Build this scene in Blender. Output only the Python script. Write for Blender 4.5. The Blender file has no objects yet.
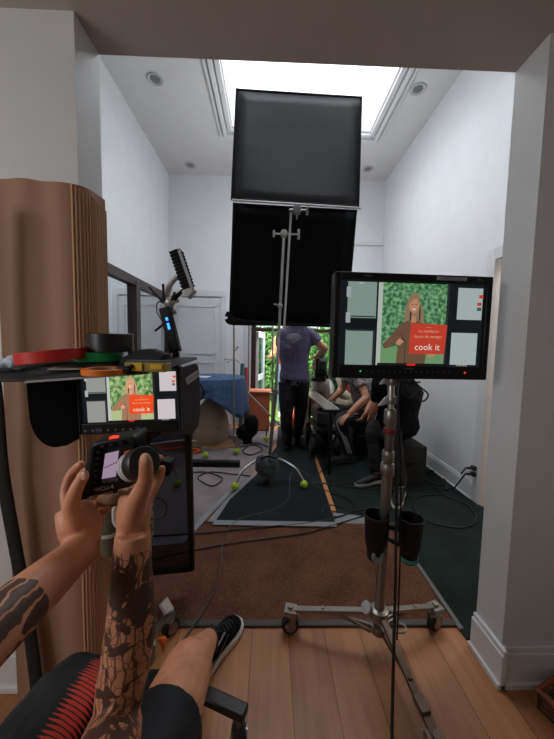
import bpy, bmesh, math, random
from mathutils import Vector, Matrix, Quaternion, noise as mnoise
random.seed(7)
V = Vector
scene = bpy.context.scene
C = scene.collection

# ---------------------------------------------------------------- camera
F, PITCH, YAW, ROLL, H = 300.0, math.atan(21.8/300), .024, .020, 1.225
fw = V((math.sin(YAW)*math.cos(PITCH), math.cos(YAW)*math.cos(PITCH), -math.sin(PITCH)))
r0 = V((math.cos(YAW), -math.sin(YAW), 0)); u0 = r0.cross(fw)
rt = r0*math.cos(ROLL) + u0*math.sin(ROLL); up = rt.cross(fw)
EYE = V((0, 0, H))
cd = bpy.data.cameras.new('camera'); cam = bpy.data.objects.new('camera', cd); C.objects.link(cam)
m = Matrix((rt, up, -fw)).transposed().to_4x4(); m.translation = EYE
cam.matrix_world = m
cd.sensor_fit = 'HORIZONTAL'; cd.sensor_width = 36; cd.lens = 36*F/554; cd.clip_start = .02
scene.camera = cam
def ray(x, y): return fw*F + rt*(x-277) + up*(369.5-y)
def P(x, y, Y): d = ray(x, y); return EYE + d*(Y/d.y)
def G(x, y, z=0.): d = ray(x, y); return EYE + d*((z-H)/d.z)
def PX(x, y, xx): d = ray(x, y); return EYE + d*(xx/d.x)

# ---------------------------------------------------------------- materials
def lin(c):
    return tuple(((v/255)/12.92 if v/255 <= .04045 else ((v/255+.055)/1.055)**2.4) for v in c) + (1,)
def nd(nt, t, **kw):
    n = nt.nodes.new(t)
    for k, v in kw.items():
        if k in n.inputs: n.inputs[k].default_value = v
        else: setattr(n, k, v)
    return n
MC = {}
def mat(name, col, rough=.6, metal=0., bump=0., bscale=60., var=0., vscale=8., emit=0., ecol=None, stretch=None, spec=.5):
    if name in MC: return MC[name]
    m = bpy.data.materials.new(name); m.use_nodes = True; nt = m.node_tree; L = nt.links
    b = nt.nodes['Principled BSDF']; c = lin(col)
    b.inputs['Base Color'].default_value = c; b.inputs['Roughness'].default_value = rough
    b.inputs['Metallic'].default_value = metal; b.inputs['Specular IOR Level'].default_value = spec
    tc = nd(nt, 'ShaderNodeTexCoord'); vec = tc.outputs['Object']
    if stretch:
        mp = nd(nt, 'ShaderNodeMapping'); mp.inputs['Scale'].default_value = stretch
        L.new(vec, mp.inputs['Vector']); vec = mp.outputs['Vector']
    nz = nd(nt, 'ShaderNodeTexNoise', Scale=vscale, Detail=4.); L.new(vec, nz.inputs['Vector'])
    v = var or .06
    mr = nd(nt, 'ShaderNodeMapRange'); mr.inputs[3].default_value = 1-v; mr.inputs[4].default_value = 1+v
    L.new(nz.outputs['Fac'], mr.inputs[0])
    vm = nd(nt, 'ShaderNodeVectorMath', operation='SCALE'); vm.inputs[0].default_value = c[:3]
    L.new(mr.outputs[0], vm.inputs['Scale']); L.new(vm.outputs[0], b.inputs['Base Color'])
    if bump:
        n2 = nd(nt, 'ShaderNodeTexNoise', Scale=bscale, Detail=3.); L.new(vec, n2.inputs['Vector'])
        bp = nd(nt, 'ShaderNodeBump', Strength=bump, Distance=.01)
        L.new(n2.outputs['Fac'], bp.inputs['Height']); L.new(bp.outputs['Normal'], b.inputs['Normal'])
    if emit:
        b.inputs['Emission Color'].default_value = lin(ecol or col); b.inputs['Emission Strength'].default_value = emit
    MC[name] = m; return m
def glass(name, tint, alpha_mix, rough=.02):
    if name in MC: return MC[name]
    m = bpy.data.materials.new(name); m.use_nodes = True; nt = m.node_tree; L = nt.links
    nt.nodes.remove(nt.nodes['Principled BSDF']); out = nt.nodes['Material Output']
    t = nd(nt, 'ShaderNodeBsdfTransparent'); t.inputs['Color'].default_value = lin(tint)
    g = nd(nt, 'ShaderNodeBsdfGlossy', Roughness=rough); mx = nd(nt, 'ShaderNodeMixShader'); mx.inputs[0].default_value = alpha_mix
    L.new(t.outputs[0], mx.inputs[1]); L.new(g.outputs[0], mx.inputs[2]); L.new(mx.outputs[0], out.inputs['Surface'])
    MC[name] = m; return m

def wood_floor():
    m = bpy.data.materials.new('oak_planks'); m.use_nodes = True; nt = m.node_tree; L = nt.links
    b = nt.nodes['Principled BSDF']; tc = nd(nt, 'ShaderNodeTexCoord')
    mp = nd(nt, 'ShaderNodeMapping'); mp.inputs['Rotation'].default_value = (0, 0, math.pi/2)
    mp.inputs['Location'].default_value = (.3, .055, 0)
    L.new(tc.outputs['Object'], mp.inputs['Vector'])
    br = nd(nt, 'ShaderNodeTexBrick', Scale=1.); br.offset = .37; br.offset_frequency = 2
    br.inputs['Brick Width'].default_value = .95; br.inputs['Row Height'].default_value = .155
    br.inputs['Mortar Size'].default_value = .0016; br.inputs['Mortar Smooth'].default_value = .3
    br.inputs['Color1'].default_value = (.0, .0, .0, 1); br.inputs['Color2'].default_value = (1, 1, 1, 1); br.inputs['Mortar'].default_value = (.5, .5, .5, 1)
    L.new(mp.outputs[0], br.inputs['Vector'])
    m2 = nd(nt, 'ShaderNodeMapping'); m2.inputs['Scale'].default_value = (38, 2.2, 1); L.new(tc.outputs['Object'], m2.inputs['Vector'])
    nz = nd(nt, 'ShaderNodeTexNoise', Scale=1., Detail=6., Distortion=.6); L.new(m2.outputs[0], nz.inputs['Vector'])
    n3 = nd(nt, 'ShaderNodeTexNoise', Scale=9., Detail=3.); L.new(tc.outputs['Object'], n3.inputs['Vector'])
    cr = nd(nt, 'ShaderNodeValToRGB'); e = cr.color_ramp.elements
    e[0].color = lin((126, 78, 46)); e[1].color = lin((196, 134, 88))
    ad = nd(nt, 'ShaderNodeMath', operation='MULTIPLY_ADD'); ad.inputs[1].default_value = .75; L.new(br.outputs['Color'], ad.inputs[0])
    s1 = nd(nt, 'ShaderNodeMath', operation='MULTIPLY_ADD'); s1.inputs[1].default_value = 1.3; s1.inputs[2].default_value = -.52; L.new(nz.outputs['Fac'], s1.inputs[0])
    s2 = nd(nt, 'ShaderNodeMath', operation='MULTIPLY_ADD'); s2.inputs[1].default_value = .5; L.new(n3.outputs['Fac'], s2.inputs[0]); L.new(s1.outputs[0], s2.inputs[2])
    L.new(s2.outputs[0], ad.inputs[2]); 
    mu = nd(nt, 'ShaderNodeMath', operation='MULTIPLY'); mu.inputs[1].default_value = .62; L.new(ad.outputs[0], mu.inputs[0])
    L.new(mu.outputs[0], cr.inputs[0])
    mx = nd(nt, 'ShaderNodeMix', data_type='RGBA'); L.new(br.outputs['Fac'], mx.inputs[0]); L.new(cr.outputs[0], mx.inputs[6]); mx.inputs[7].default_value = lin((84, 55, 38))
    L.new(mx.outputs[2], b.inputs['Base Color']); b.inputs['Roughness'].default_value = .42
    bp = nd(nt, 'ShaderNodeBump', Strength=.25, Distance=.003); bp.invert = True; L.new(br.outputs['Fac'], bp.inputs['Height']); L.new(bp.outputs[0], b.inputs['Normal'])
    return m
def carpet(name, a, c, sc=260):
    m = bpy.data.materials.new(name); m.use_nodes = True; nt = m.node_tree; L = nt.links
    b = nt.nodes['Principled BSDF']; tc = nd(nt, 'ShaderNodeTexCoord')
    nz = nd(nt, 'ShaderNodeTexNoise', Scale=float(sc), Detail=2.); L.new(tc.outputs['Object'], nz.inputs['Vector'])
    n2 = nd(nt, 'ShaderNodeTexNoise', Scale=5., Detail=4.); L.new(tc.outputs['Object'], n2.inputs['Vector'])
    ad = nd(nt, 'ShaderNodeMath', operation='MULTIPLY_ADD'); ad.inputs[1].default_value = .35; L.new(n2.outputs['Fac'], ad.inputs[0])
    ms = nd(nt, 'ShaderNodeMath', operation='MULTIPLY'); ms.inputs[1].default_value = .75; L.new(nz.outputs['Fac'], ms.inputs[0]); L.new(ms.outputs[0], ad.inputs[2])
    cr = nd(nt, 'ShaderNodeValToRGB'); e = cr.color_ramp.elements; e[0].position = .38; e[1].position = .72; e[0].color = lin(a); e[1].color = lin(c)
    L.new(ad.outputs[0], cr.inputs[0]); L.new(cr.outputs[0], b.inputs['Base Color'])
    b.inputs['Roughness'].default_value = .95; b.inputs['Specular IOR Level'].default_value = .15
    bp = nd(nt, 'ShaderNodeBump', Strength=.7, Distance=.004); L.new(nz.outputs['Fac'], bp.inputs['Height']); L.new(bp.outputs[0], b.inputs['Normal'])
    return m

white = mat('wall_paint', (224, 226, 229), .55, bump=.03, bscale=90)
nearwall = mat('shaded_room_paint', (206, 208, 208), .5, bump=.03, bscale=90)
ceilm = mat('ceiling_paint', (216, 215, 216), .6, bump=.02, bscale=90)
trimm = mat('trim_paint', (216, 217, 219), .35)
black = mat('black_plastic', (11, 12, 13), .5, spec=.3)
blackm = mat('black_metal', (14, 14, 15), .4, .3)
blackcloth = mat('black_cloth', (20, 20, 22), .85, bump=.35, bscale=220, spec=.2)
duvetyne = mat('black_flag_cloth', (13, 15, 17), .8, bump=.2, bscale=10, spec=.3)
chrome = mat('chrome_steel', (178, 176, 172), .28, .95)
dullst = mat('dull_steel', (150, 146, 140), .38, .9, var=.15, vscale=30)
silver = mat('silver_paint', (190, 190, 190), .4, .4)
rubber = mat('rubber', (22, 22, 23), .7)
bronze = mat('dark_mirror_frame', (58, 42, 42), .4)
cord = mat('cable_black', (13, 13, 14), .5)
cordg = mat('cable_grey', (60, 60, 60), .5)
ballm = mat('tennis_felt', (170, 200, 60), .9, bump=.4, bscale=300)
skin = mat('skin', (196, 138, 108), .5, bump=.06, bscale=120, var=.12, vscale=20)
denim = mat('black_denim', (24, 26, 32), .8, bump=.4, bscale=25, var=.3, vscale=12)
paper = mat('cardboard_plain', (158, 122, 98), .8, bump=.05, bscale=12, var=.06, vscale=3)

# ---------------------------------------------------------------- mesh builder
OFF = {}
class MB:
    def __init__(s): s.bm = bmesh.new(); s.mi = 0
    def _f(s, vs):
        try:
            f = s.bm.faces.new(vs); f.material_index = s.mi; return f
        except ValueError: return None
    def box(s, c, d, rot=None):
        c = V(c); d = V(d)/2; R = rot or Matrix.Identity(3)
        vs = [s.bm.verts.new(c + R @ V((x*d.x, y*d.y, z*d.z))) for x in (-1, 1) for y in (-1, 1) for z in (-1, 1)]
        for q in ((0, 1, 3, 2), (4, 6, 7, 5), (0, 4, 5, 1), (2, 3, 7, 6), (0, 2, 6, 4), (1, 5, 7, 3)): s._f([vs[i] for i in q])
        return s
    def bar(s, a, b, w, h, upv=(0, 0, 1)):
        a = V(a); b = V(b); z = (b-a).normalized(); x = z.cross(V(upv))
        if x.length < 1e-4: x = V((1, 0, 0))
        x.normalize(); y = x.cross(z)
        return s.box((a+b)/2, (w, h, (b-a).length), Matrix((x, y, z)).transposed())
    def ring(s, c, x, y, rx, ry, n): return [s.bm.verts.new(V(c) + x*rx*math.cos(2*math.pi*i/n) + y*ry*math.sin(2*math.pi*i/n)) for i in range(n)]
    def loft(s, secs, n=14, caps=True):
        """secs: (centre, xaxis, yaxis, rx, ry)"""
        rs = [s.ring(c, x, y, rx, ry, n) for c, x, y, rx, ry in secs]
        for a, b in zip(rs, rs[1:]):
            for i in range(n): s._f([a[i], a[(i+1) % n], b[(i+1) % n], b[i]])
        if caps: s._f(rs[0][::-1]); s._f(rs[-1])
        return s
    def cyl(s, a, b, r, r2=None, n=16, caps=True):
        a = V(a); b = V(b); z = (b-a).normalized(); x = z.orthogonal().normalized(); y = z.cross(x); r2 = r if r2 is None else r2
        return s.loft([(a, x, y, r, r), (b, x, y, r2, r2)], n, caps)
    def tube(s, pts, r, n=10, sub=4, xax=None, flat=1., round_ends=False):
        pts = [V(p) for p in pts]
        if not isinstance(r, (list, tuple)): r = [r]*len(pts)
        P2, R2 = [], []
        if len(pts) > 2 and sub > 1:
            for i in range(len(pts)-1):
                p0 = pts[max(i-1, 0)]; p1 = pts[i]; p2 = pts[i+1]; p3 = pts[min(i+2, len(pts)-1)]
                for k in range(sub):
                    t = k/sub
                    P2.append(.5*((2*p1)+(p2-p0)*t+(2*p0-5*p1+4*p2-p3)*t*t+(3*p1-p0-3*p2+p3)*t**3)); R2.append(r[i]*(1-t)+r[i+1]*t)
            P2.append(pts[-1]); R2.append(r[-1])
        else: P2, R2 = pts, list(r)
        if round_ends:
            d0 = (P2[0]-P2[1]).normalized(); d1 = (P2[-1]-P2[-2]).normalized(); a, b = P2[0], P2[-1]; ra, rb = R2[0], R2[-1]
            P2 = [a+d0*ra*.98, a+d0*ra*.7] + P2 + [b+d1*rb*.7, b+d1*rb*.98]; R2 = [ra*.2, ra*.7] + R2 + [rb*.7, rb*.2]
        secs = []; x = None
        for i, p in enumerate(P2):
            t = (P2[min(i+1, len(P2)-1)]-P2[max(i-1, 0)])
            t = t.normalized() if t.length > 1e-7 else V((0, 0, 1))
            if xax is not None: x = V(xax)-t*t.dot(V(xax))
            elif x is None: x = t.orthogonal()
            else: x = x - t*t.dot(x)
            if x.length < 1e-6: x = t.orthogonal()
            x = x.normalized(); y = t.cross(x); secs.append((p, x, y, R2[i], R2[i]*flat))
        return s.loft(secs, n)
    def lathe(s, c, prof, axis=(0, 0, 1), n=24, caps=True):
        c = V(c); z = V(axis).normalized(); x = z.orthogonal().normalized(); y = z.cross(x)
        return s.loft([(c+z*h, x, y, r, r) for r, h in prof], n, caps)
    def ball(s, c, r, n=14, rz=None, R=None):
        c = V(c); r = V(r) if hasattr(r, '__len__') else V((r, r, r)); R = R or Matrix.Identity(3)
        x, y, z = R.col[0], R.col[1], R.col[2]; k = max(6, n//2); secs = []
        for i in range(k+1):
            a = math.pi*(i/k); rr = max(math.sin(a), .02)
            secs.append((c - z*r.z*math.cos(a), x, y, r.x*rr, r.y*rr))
        return s.loft(secs, n)
    def prism(s, pts, d):
        pts = [V(p) for p in pts]; d = V(d); a = [s.bm.verts.new(p) for p in pts]; b = [s.bm.verts.new(p+d) for p in pts]; n = len(a)
        s._f(a[::-1]); s._f(b)
        for i in range(n): s._f([a[i], a[(i+1) % n], b[(i+1) % n], b[i]])
        return s
    def quad(s, pts): s._f([s.bm.verts.new(V(p)) for p in pts]); return s
    def text(s, txt, size, o, x, z, align='CENTER', ext=0.):
        cu = bpy.data.curves.new('t', 'FONT'); cu.body = txt; cu.size = size; cu.align_x = align; cu.align_y = 'CENTER'; cu.extrude = ext; cu.resolution_u = 2
        ob = bpy.data.objects.new('t', cu); me = bpy.data.meshes.new_from_object(ob); x = V(x); z = V(z); y = x.cross(z)
        n0 = len(s.bm.verts); f0 = len(s.bm.faces)
        s.bm.from_mesh(me); s.bm.verts.ensure_lookup_table(); s.bm.faces.ensure_lookup_table()
        for v in s.bm.verts[n0:]: v.co = V(o) + x*v.co.x + z*v.co.y - y*v.co.z
        for f in s.bm.faces[f0:]: f.material_index = s.mi
        bpy.data.objects.remove(ob); bpy.data.curves.remove(cu); bpy.data.meshes.remove(me); return s
    def build(s, name, mats, parent=None, bevel=0., smooth=True, remesh=0., sm=0, disp=0., loc=None, recalc=True, subd=0):
        bm = s.bm
        if recalc: bmesh.ops.recalc_face_normals(bm, faces=bm.faces)
        if parent is not None: off = OFF[parent.name]
        elif loc is not None: off = V(loc)
        else:
            xs = [v.co for v in bm.verts]; off = V(((min(v.x for v in xs)+max(v.x for v in xs))/2, (min(v.y for v in xs)+max(v.y for v in xs))/2, min(v.z for v in xs)))
        bmesh.ops.translate(bm, verts=bm.verts, vec=-off)
        me = bpy.data.meshes.new(name); bm.to_mesh(me); bm.free()
        if not isinstance(mats, (list, tuple)): mats = [mats]
        for q in mats: me.materials.append(q)
        if smooth:
            for p in me.polygons: p.use_smooth = True
        o = bpy.data.objects.new(name, me); C.objects.link(o)
        if parent is not None: o.parent = parent
        else: o.location = off
        OFF[o.name] = off
        if remesh:
            q = o.modifiers.new('remesh', 'REMESH'); q.mode = 'VOXEL'; q.voxel_size = remesh; q.use_smooth_shade = True
        if sm:
            q = o.modifiers.new('smooth', 'SMOOTH'); q.iterations = sm; q.factor = .5
        if disp:
            tx = bpy.data.textures.new('folds', 'CLOUDS'); tx.noise_scale = disp[1]
            q = o.modifiers.new('folds', 'DISPLACE'); q.texture = tx; q.strength = disp[0]; q.mid_level = .5
        if bevel:
            q = o.modifiers.new('bevel', 'BEVEL'); q.width = bevel; q.segments = 2; q.limit_method = 'ANGLE'
        if subd:
            q = o.modifiers.new('sub', 'SUBSURF'); q.levels = subd; q.render_levels = subd
        if smooth and not remesh:
            try:
                bpy.context.view_layer.objects.active = o
                me.set_sharp_from_angle(angle=math.radians(38))
            except Exception: pass
        return o
def tag(o, label, cat, group=None, kind=None):
    o['label'] = label; o['category'] = cat
    if group: o['group'] = group
    if kind: o['kind'] = kind
    return o
def thing(name, label, cat, loc=(0, 0, 0), group=None):
    o = bpy.data.objects.new(name, None); C.objects.link(o); o.location = loc; OFF[o.name] = V(loc); o.empty_display_size = .1
    return tag(o, label, cat, group)
def struct(name, mb, m, **k):
    o = mb.build(name, m, loc=(0, 0, 0), smooth=False, **k); o['kind'] = 'structure'; return o
def X3(a, b, t): return V(a)*(1-t)+V(b)*t

# ================================================================ SETTING
XL, XR, YB, HC = -1.56, 1.70, 4.70, 3.77
YN, YF, OL, OR, HS = 1.012, 1.15, -.622, .876, 2.243
SX0, SX1, SY0, SY1, SZ = -.48, 1.12, 1.9, 3.68, 4.66
struct('floor', MB().box((0, 1, -.05), (6, 7.4, .1)), wood_floor())
struct('wall_left', MB().box((XL-.05, (YF+YB)/2, HC/2), (.1, YB-YF, HC)), white)
DY0, DY1, DZ = 1.30, 2.27, 1.92
struct('wall_right', MB().box((XR+.06, (DY1+YB)/2, HC/2), (.12, YB-DY1, HC)).box((XR+.06, (YF+DY0)/2, HC/2), (.12, DY0-YF, HC)).box((XR+.06, (DY0+DY1)/2, (DZ+HC)/2), (.12, DY1-DY0, HC-DZ)), white)
BX0, BX1, BZ = -.30, 1.10, 1.72
struct('wall_back', MB().box(((XL+BX0)/2, YB+.06, HC/2), (BX0-XL, .12, HC)).box(((XR+BX1)/2, YB+.06, HC/2), (XR-BX1, .12, HC)).box(((BX0+BX1)/2, YB+.06, (BZ+HC)/2), (BX1-BX0, .12, HC-BZ)), white)
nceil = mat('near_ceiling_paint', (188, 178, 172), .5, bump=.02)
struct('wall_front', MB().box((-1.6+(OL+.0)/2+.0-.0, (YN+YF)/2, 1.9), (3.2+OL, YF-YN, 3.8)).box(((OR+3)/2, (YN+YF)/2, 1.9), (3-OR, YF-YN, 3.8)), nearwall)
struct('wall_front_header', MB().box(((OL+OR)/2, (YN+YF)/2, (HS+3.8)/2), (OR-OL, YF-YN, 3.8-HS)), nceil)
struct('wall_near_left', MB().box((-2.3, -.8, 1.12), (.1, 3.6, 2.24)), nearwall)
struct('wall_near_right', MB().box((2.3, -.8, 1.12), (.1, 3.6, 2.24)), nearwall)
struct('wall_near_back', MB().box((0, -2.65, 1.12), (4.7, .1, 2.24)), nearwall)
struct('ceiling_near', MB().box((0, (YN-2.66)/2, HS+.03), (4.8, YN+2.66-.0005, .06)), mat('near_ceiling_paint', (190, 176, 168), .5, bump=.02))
cb = MB()
cb.box(((XL+SX0)/2, (YF+YB)/2, HC+.05), (SX0-XL+.0, YB-YF+.2, .1)).box(((XR+SX1)/2, (YF+YB)/2, HC+.05), (XR-SX1, YB-YF+.2, .1))
cb.box(((SX0+SX1)/2, (YF+SY0)/2, HC+.05), (SX1-SX0, SY0-YF, .1)).box(((SX0+SX1)/2, (YB+SY1)/2+.05, HC+.05), (SX1-SX0, YB-SY1+.1, .1))
struct('ceiling', cb, ceilm)
wl = MB(); t = .06
wl.box((SX0-t/2, (SY0+SY1)/2, (HC+SZ)/2+.05), (t, SY1-SY0+2*t, SZ-HC-.1)).box((SX1+t/2, (SY0+SY1)/2, (HC+SZ)/2+.05), (t, SY1-SY0+2*t, SZ-HC-.1))
wl.box(((SX0+SX1)/2, SY0-t/2, (HC+SZ)/2+.05), (SX1-SX0, t, SZ-HC-.1)).box(((SX0+SX1)/2, SY1+t/2, (HC+SZ)/2+.05), (SX1-SX0, t, SZ-HC-.1))
struct('ceiling_shaft', wl, white)
sk = MB(); sk.box(((SX0+SX1)/2, (SY0+SY1)/2, SZ+.01), (SX1-SX0+.1, SY1-SY0+.1, .012))
w1 = struct('window_1', sk, glass('skylight_glass', (250, 252, 255), .05))
sf = MB()
for x in (SX0, SX1): sf.box((x, (SY0+SY1)/2, SZ-.02), (.07, SY1-SY0, .06))
for y in (SY0, SY1): sf.box(((SX0+SX1)/2, y, SZ-.02), (SX1-SX0, .07, .06))
struct('window_frame_skylight', sf, trimm)
# moulding round the skylight well
mo = MB()
for k, (dx, w, h) in enumerate(((.04, .05, .035), (.10, .045, .05), (.155, .035, .025))):
    mo.box((SX0-dx, (SY0+SY1)/2, HC-h/2), (w, SY1-SY0+2*dx, h)); mo.box((SX1+dx, (SY0+SY1)/2, HC-h/2), (w, SY1-SY0+2*dx, h))
    mo.box(((SX0+SX1)/2, SY1+dx, HC-h/2), (SX1-SX0+2*dx, w, h))
struct('trim_1', mo, trimm, bevel=.006)
# baseboards
def base_board(name, a, b, nrm, h=.15):
    a = V(a); b = V(b); n = V(nrm); mb = MB(); L_ = b-a; c = (a+b)/2
    def bb(th, z0, z1, ext):
        d = V((abs(L_.x) + abs(n.x)*th, abs(L_.y) + abs(n.y)*th, z1-z0)); d.x = max(d.x, th); d.y = max(d.y, th)
        mb.box(c + n*th/2 + V((0, 0, (z0+z1)/2)), (max(abs(L_.x), th if abs(n.x) else 0)+ext*abs(n.y), max(abs(L_.y), th if abs(n.y) else 0)+ext*abs(n.x), z1-z0))
    bb(.020, 0, h-.02, 0); bb(.030, 0, .022, 0); bb(.014, h-.02, h, 0)
    return struct(name, mb, trimm, bevel=.003)
base_board('baseboard_right', (XR, DY1+.09, 0), (XR, YB, 0), (-1, 0, 0))
base_board('baseboard_pillar_side', (OR, YN-.03, 0), (OR, YF, 0), (-1, 0, 0))
base_board('baseboard_pillar_front', (OR+.0005, YN, 0), (2.2, YN, 0), (0, -1, 0))
base_board('baseboard_left_front', (-2.2, YN, 0), (OL, YN, 0), (0, -1, 0))
base_board('baseboard_back', (-.6, YB, 0), (BX0-.1, YB, 0), (0, -1, 0))
base_board('baseboard_left', (XL, YF, 0), (XL, 1.9, 0), (1, 0, 0))
# right doorway casing and the small bright room beyond
dc = MB(); dc.box((XR-.01, DY1+.045, DZ/2+.045), (.025, .09, DZ+.09)).box((XR-.01, DY0-.045, DZ/2+.045), (.025, .09, DZ+.09)).box((XR-.01, (DY0+DY1)/2, DZ+.045), (.025, DY1-DY0, .09))
struct('trim_2', dc, trimm, bevel=.004)
struct('wall_side_room', MB().box((2.75, 2.2, 1.2), (.1, 2.6, 2.4)).box((2.28, 3.3, 1.2), (.92, .1, 2.4)).box((2.28, 1.75, 2.43), (.92, 3.2, .06)), mat('cream_paint', (226, 214, 200), .6))
# back wall door and casing (left), picture rail (right)
d1 = MB(); d1.box((-1.13, YB-.012, .98), (.74, .04, 1.96))
door1 = struct('door_1', d1, trimm, bevel=.003)
pn = MB()
for (x0, x1, z0, z1) in ((-1.42, -.84, 1.10, 1.84), (-1.42, -.84, .2, .98)):
    for (a, b, c, d) in ((x0, x1, z1-.02, z1), (x0, x1, z0, z0+.02), (x0, x0+.02, z0, z1), (x1-.02, x1, z0, z1)): pn.box(((a+b)/2, YB-.034, (c+d)/2), (b-a, .016, d-c))
pn.build('door_panel', trimm, door1, smooth=False);
c1 = MB(); c1.box((-.72, YB-.02, 1.03), (.09, .04, 2.06)).box((-1.13, YB-.022, 2.03), (.84, .044, .10))
struct('trim_3', c1, trimm, bevel=.004)
struct('trim_4', MB().box((1.38, YB-.015, 2.84), (.64, .03, .05)), trimm)
# french doors: dark frame with glazed leaves
fr = MB()
for x in (BX0+.04, BX1-.04): fr.box((x, YB+.05, BZ/2), (.07, .1, BZ))
fr.box(((BX0+BX1)/2, YB+.05, BZ-.04), (BX1-BX0, .1, .05)).box(((BX0+BX1)/2, YB+.05, 1.50), (BX1-BX0, .09, .05)).box(((BX0+BX1)/2, YB+.05, .015), (BX1-BX0, .14, .03))
door2 = struct('door_2', fr, bronze)
lf = MB(); a = V((BX0+.08, YB+.10, 0)); dr = V((.10, .62, 0)).normalized()
for s_ in (.03, .60): lf.bar(a+dr*s_+V((0, 0, .04)), a+dr*s_+V((0, 0, 1.47)), .06, .04, upv=(0, 1, 0))
for z in (.1, .72, 1.44): lf.bar(a+dr*.03+V((0, 0, z)), a+dr*.6+V((0, 0, z)), .04, .09)
lf.build('door_leaf', mat('leaf_white', (206, 210, 216), .4), door2, smooth=False)
gl = MB(); gl.bar(a+dr*.05+V((0, 0, .75)), a+dr*.58+V((0, 0, .75)), .006, 1.36); gl.build('door_glass', glass('door_glass', (205, 215, 225), .12), door2, smooth=False)
tg = MB().box(((BX0+BX1)/2, YB+.05, 1.60), (BX1-BX0-.1, .008, .16)); tg.build('transom_glass', glass('transom_glass', (240, 245, 250), .08), door2, smooth=False)
c2 = MB()
for x in (BX0-.05, BX1+.05): c2.box((x, YB-.015, BZ/2+.05), (.10, .03, BZ+.1))
c2.box(((BX0+BX1)/2, YB-.015, BZ+.05), (BX1-BX0, .03, .1)); struct('trim_5', c2, trimm, bevel=.004)
# mirrored sliding doors on the left wall
MY0, MY1, MZ = 1.95, 4.62, 1.93
mr_ = MB().box((XL+.012, (MY0+MY1)/2, MZ/2), (.01, MY1-MY0, MZ-.1))
mm = bpy.data.materials.new('closet_mirror'); mm.use_nodes = True; b_ = mm.node_tree.nodes['Principled BSDF']
b_.inputs['Base Color'].default_value = (.80, .84, .86, 1); b_.inputs['Metallic'].default_value = 1; b_.inputs['Roughness'].default_value = .04
w2 = struct('window_2', mr_, mm)
mf = MB()
mf.box((XL+.03, (MY0+MY1)/2, MZ), (.06, MY1-MY0+.1, .09)).box((XL+.03, (MY0+MY1)/2, .03), (.06, MY1-MY0, .06))
for y in (MY0, 3.46, MY1): mf.box((XL+.035, y, MZ/2), (.07, .10, MZ))
mf.build('window_frame', bronze, w2, smooth=False)
# ceiling lights
dl = MB; 
for i, (px, py, lab) in enumerate(((155, 79, 'round recessed downlight in left ceiling nearest the doorway header'), (190, 165, 'small round recessed downlight far back on left side of ceiling'), (418, 89, 'round recessed downlight in right ceiling nearest the doorway header'), (368, 169, 'small round recessed downlight far back on right side of ceiling'))):
    p = G(px, py, HC-.002)
    d = thing('ceiling_light', lab, 'ceiling light', p, 'recessed downlights')
    MB().lathe((p.x, p.y, HC), [(.045, .0), (.075, .0), (.078, -.006), (.068, -.014), (.052, -.008), (.045, .0)], caps=False).build('light_ring', mat('light_ring', (188, 188, 190), .4), d)
    MB().lathe((p.x, p.y, HC), [(.001, -.004), (.03, -.006), (.05, -.002), (.05, -.001)]).build('lens', mat('light_lens', (110, 112, 116), .3), d)
# carpets
brownc = carpet('brown_carpet', (54, 34, 26), (120, 80, 62)); darkc = carpet('dark_green_carpet', (12, 18, 18), (42, 54, 52)); purc = carpet('mauve_carpet', (98, 88, 91), (158, 147, 149)); blkc = carpet('black_runner', (14, 18, 20), (44, 50, 52))
def flat(pts, z, th=.004): return MB().prism([(p[0], p[1], z-th) for p in pts], (0, 0, th))
tag(flat([(-1.5, 1.25), (.857, 1.25), (.857, 2.03), (-1.5, 2.03)], .006, .006).build('brown_carpet', brownc, smooth=False), 'short pile brown carpet across the passage in front of black runner', 'carpet')
g_ = G(180, 545); g2 = G(229, 494)
tag(flat([(-1.45, 1.62), (g_.x, g_.y), (g2.x, g2.y), (-.22, 2.5), (.22, 4.35), (-1.45, 4.55)], .011, .004).build('mauve_carpet', purc, smooth=False), 'greyish mauve carpet under the blue draped table', 'carpet')
rp = [(-.36, 2.0), (.475, 1.985), (.545, 4.55), (.14, 4.55), (.10, 3.6), (-.12, 2.75), (-.30, 2.3)]
tag(flat(rp, .016, .004).build('black_runner', blkc, smooth=False), 'black carpet runner down the middle under the flag stand', 'carpet')
tag(flat([(.515, 2.10), (.857, 2.06), (.857, 1.17), (1.0, 1.17), (1.69, 1.20), (1.69, 4.6), (.58, 4.6)], .009, .009).build('dark_green_carpet', darkc, smooth=False), 'very dark green carpet along the right wall up to doorway pillar', 'carpet')
tape = mat('grey_gaffer_tape', (128, 130, 134), .6, var=.1)
tag(flat([(-.37, 1.965), (.48, 1.95), (.48, 2.005), (-.36, 2.02)], .018, .002).build('floor_tape', tape, smooth=False), 'grey cloth tape strip along front edge of black runner', 'tape')
dd = (g2-g_).normalized(); nn = V((-dd.y, dd.x, 0))*.022
tag(flat([g_-nn, g2-nn, g2+nn, g_+nn], .014, .002).build('floor_tape', tape, smooth=False), 'grey tape strip running diagonally along mauve carpet edge', 'tape')
tag(flat([(-.41, 2.0), (-.36, 2.0), (-.30, 2.3), (-.12, 2.75), (-.15, 2.76), (-.33, 2.3)], .018, .002).build('floor_tape', tape, smooth=False), 'narrow grey tape on left edge of black runner', 'tape')
tag(flat([(.48, 2.01), (.86, 1.99), (.86, 2.06), (.49, 2.14)], .010, .004).build('floor_tape', tape, smooth=False), 'worn grey tape band along front edge of dark green carpet right of runner', 'tape')
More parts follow.
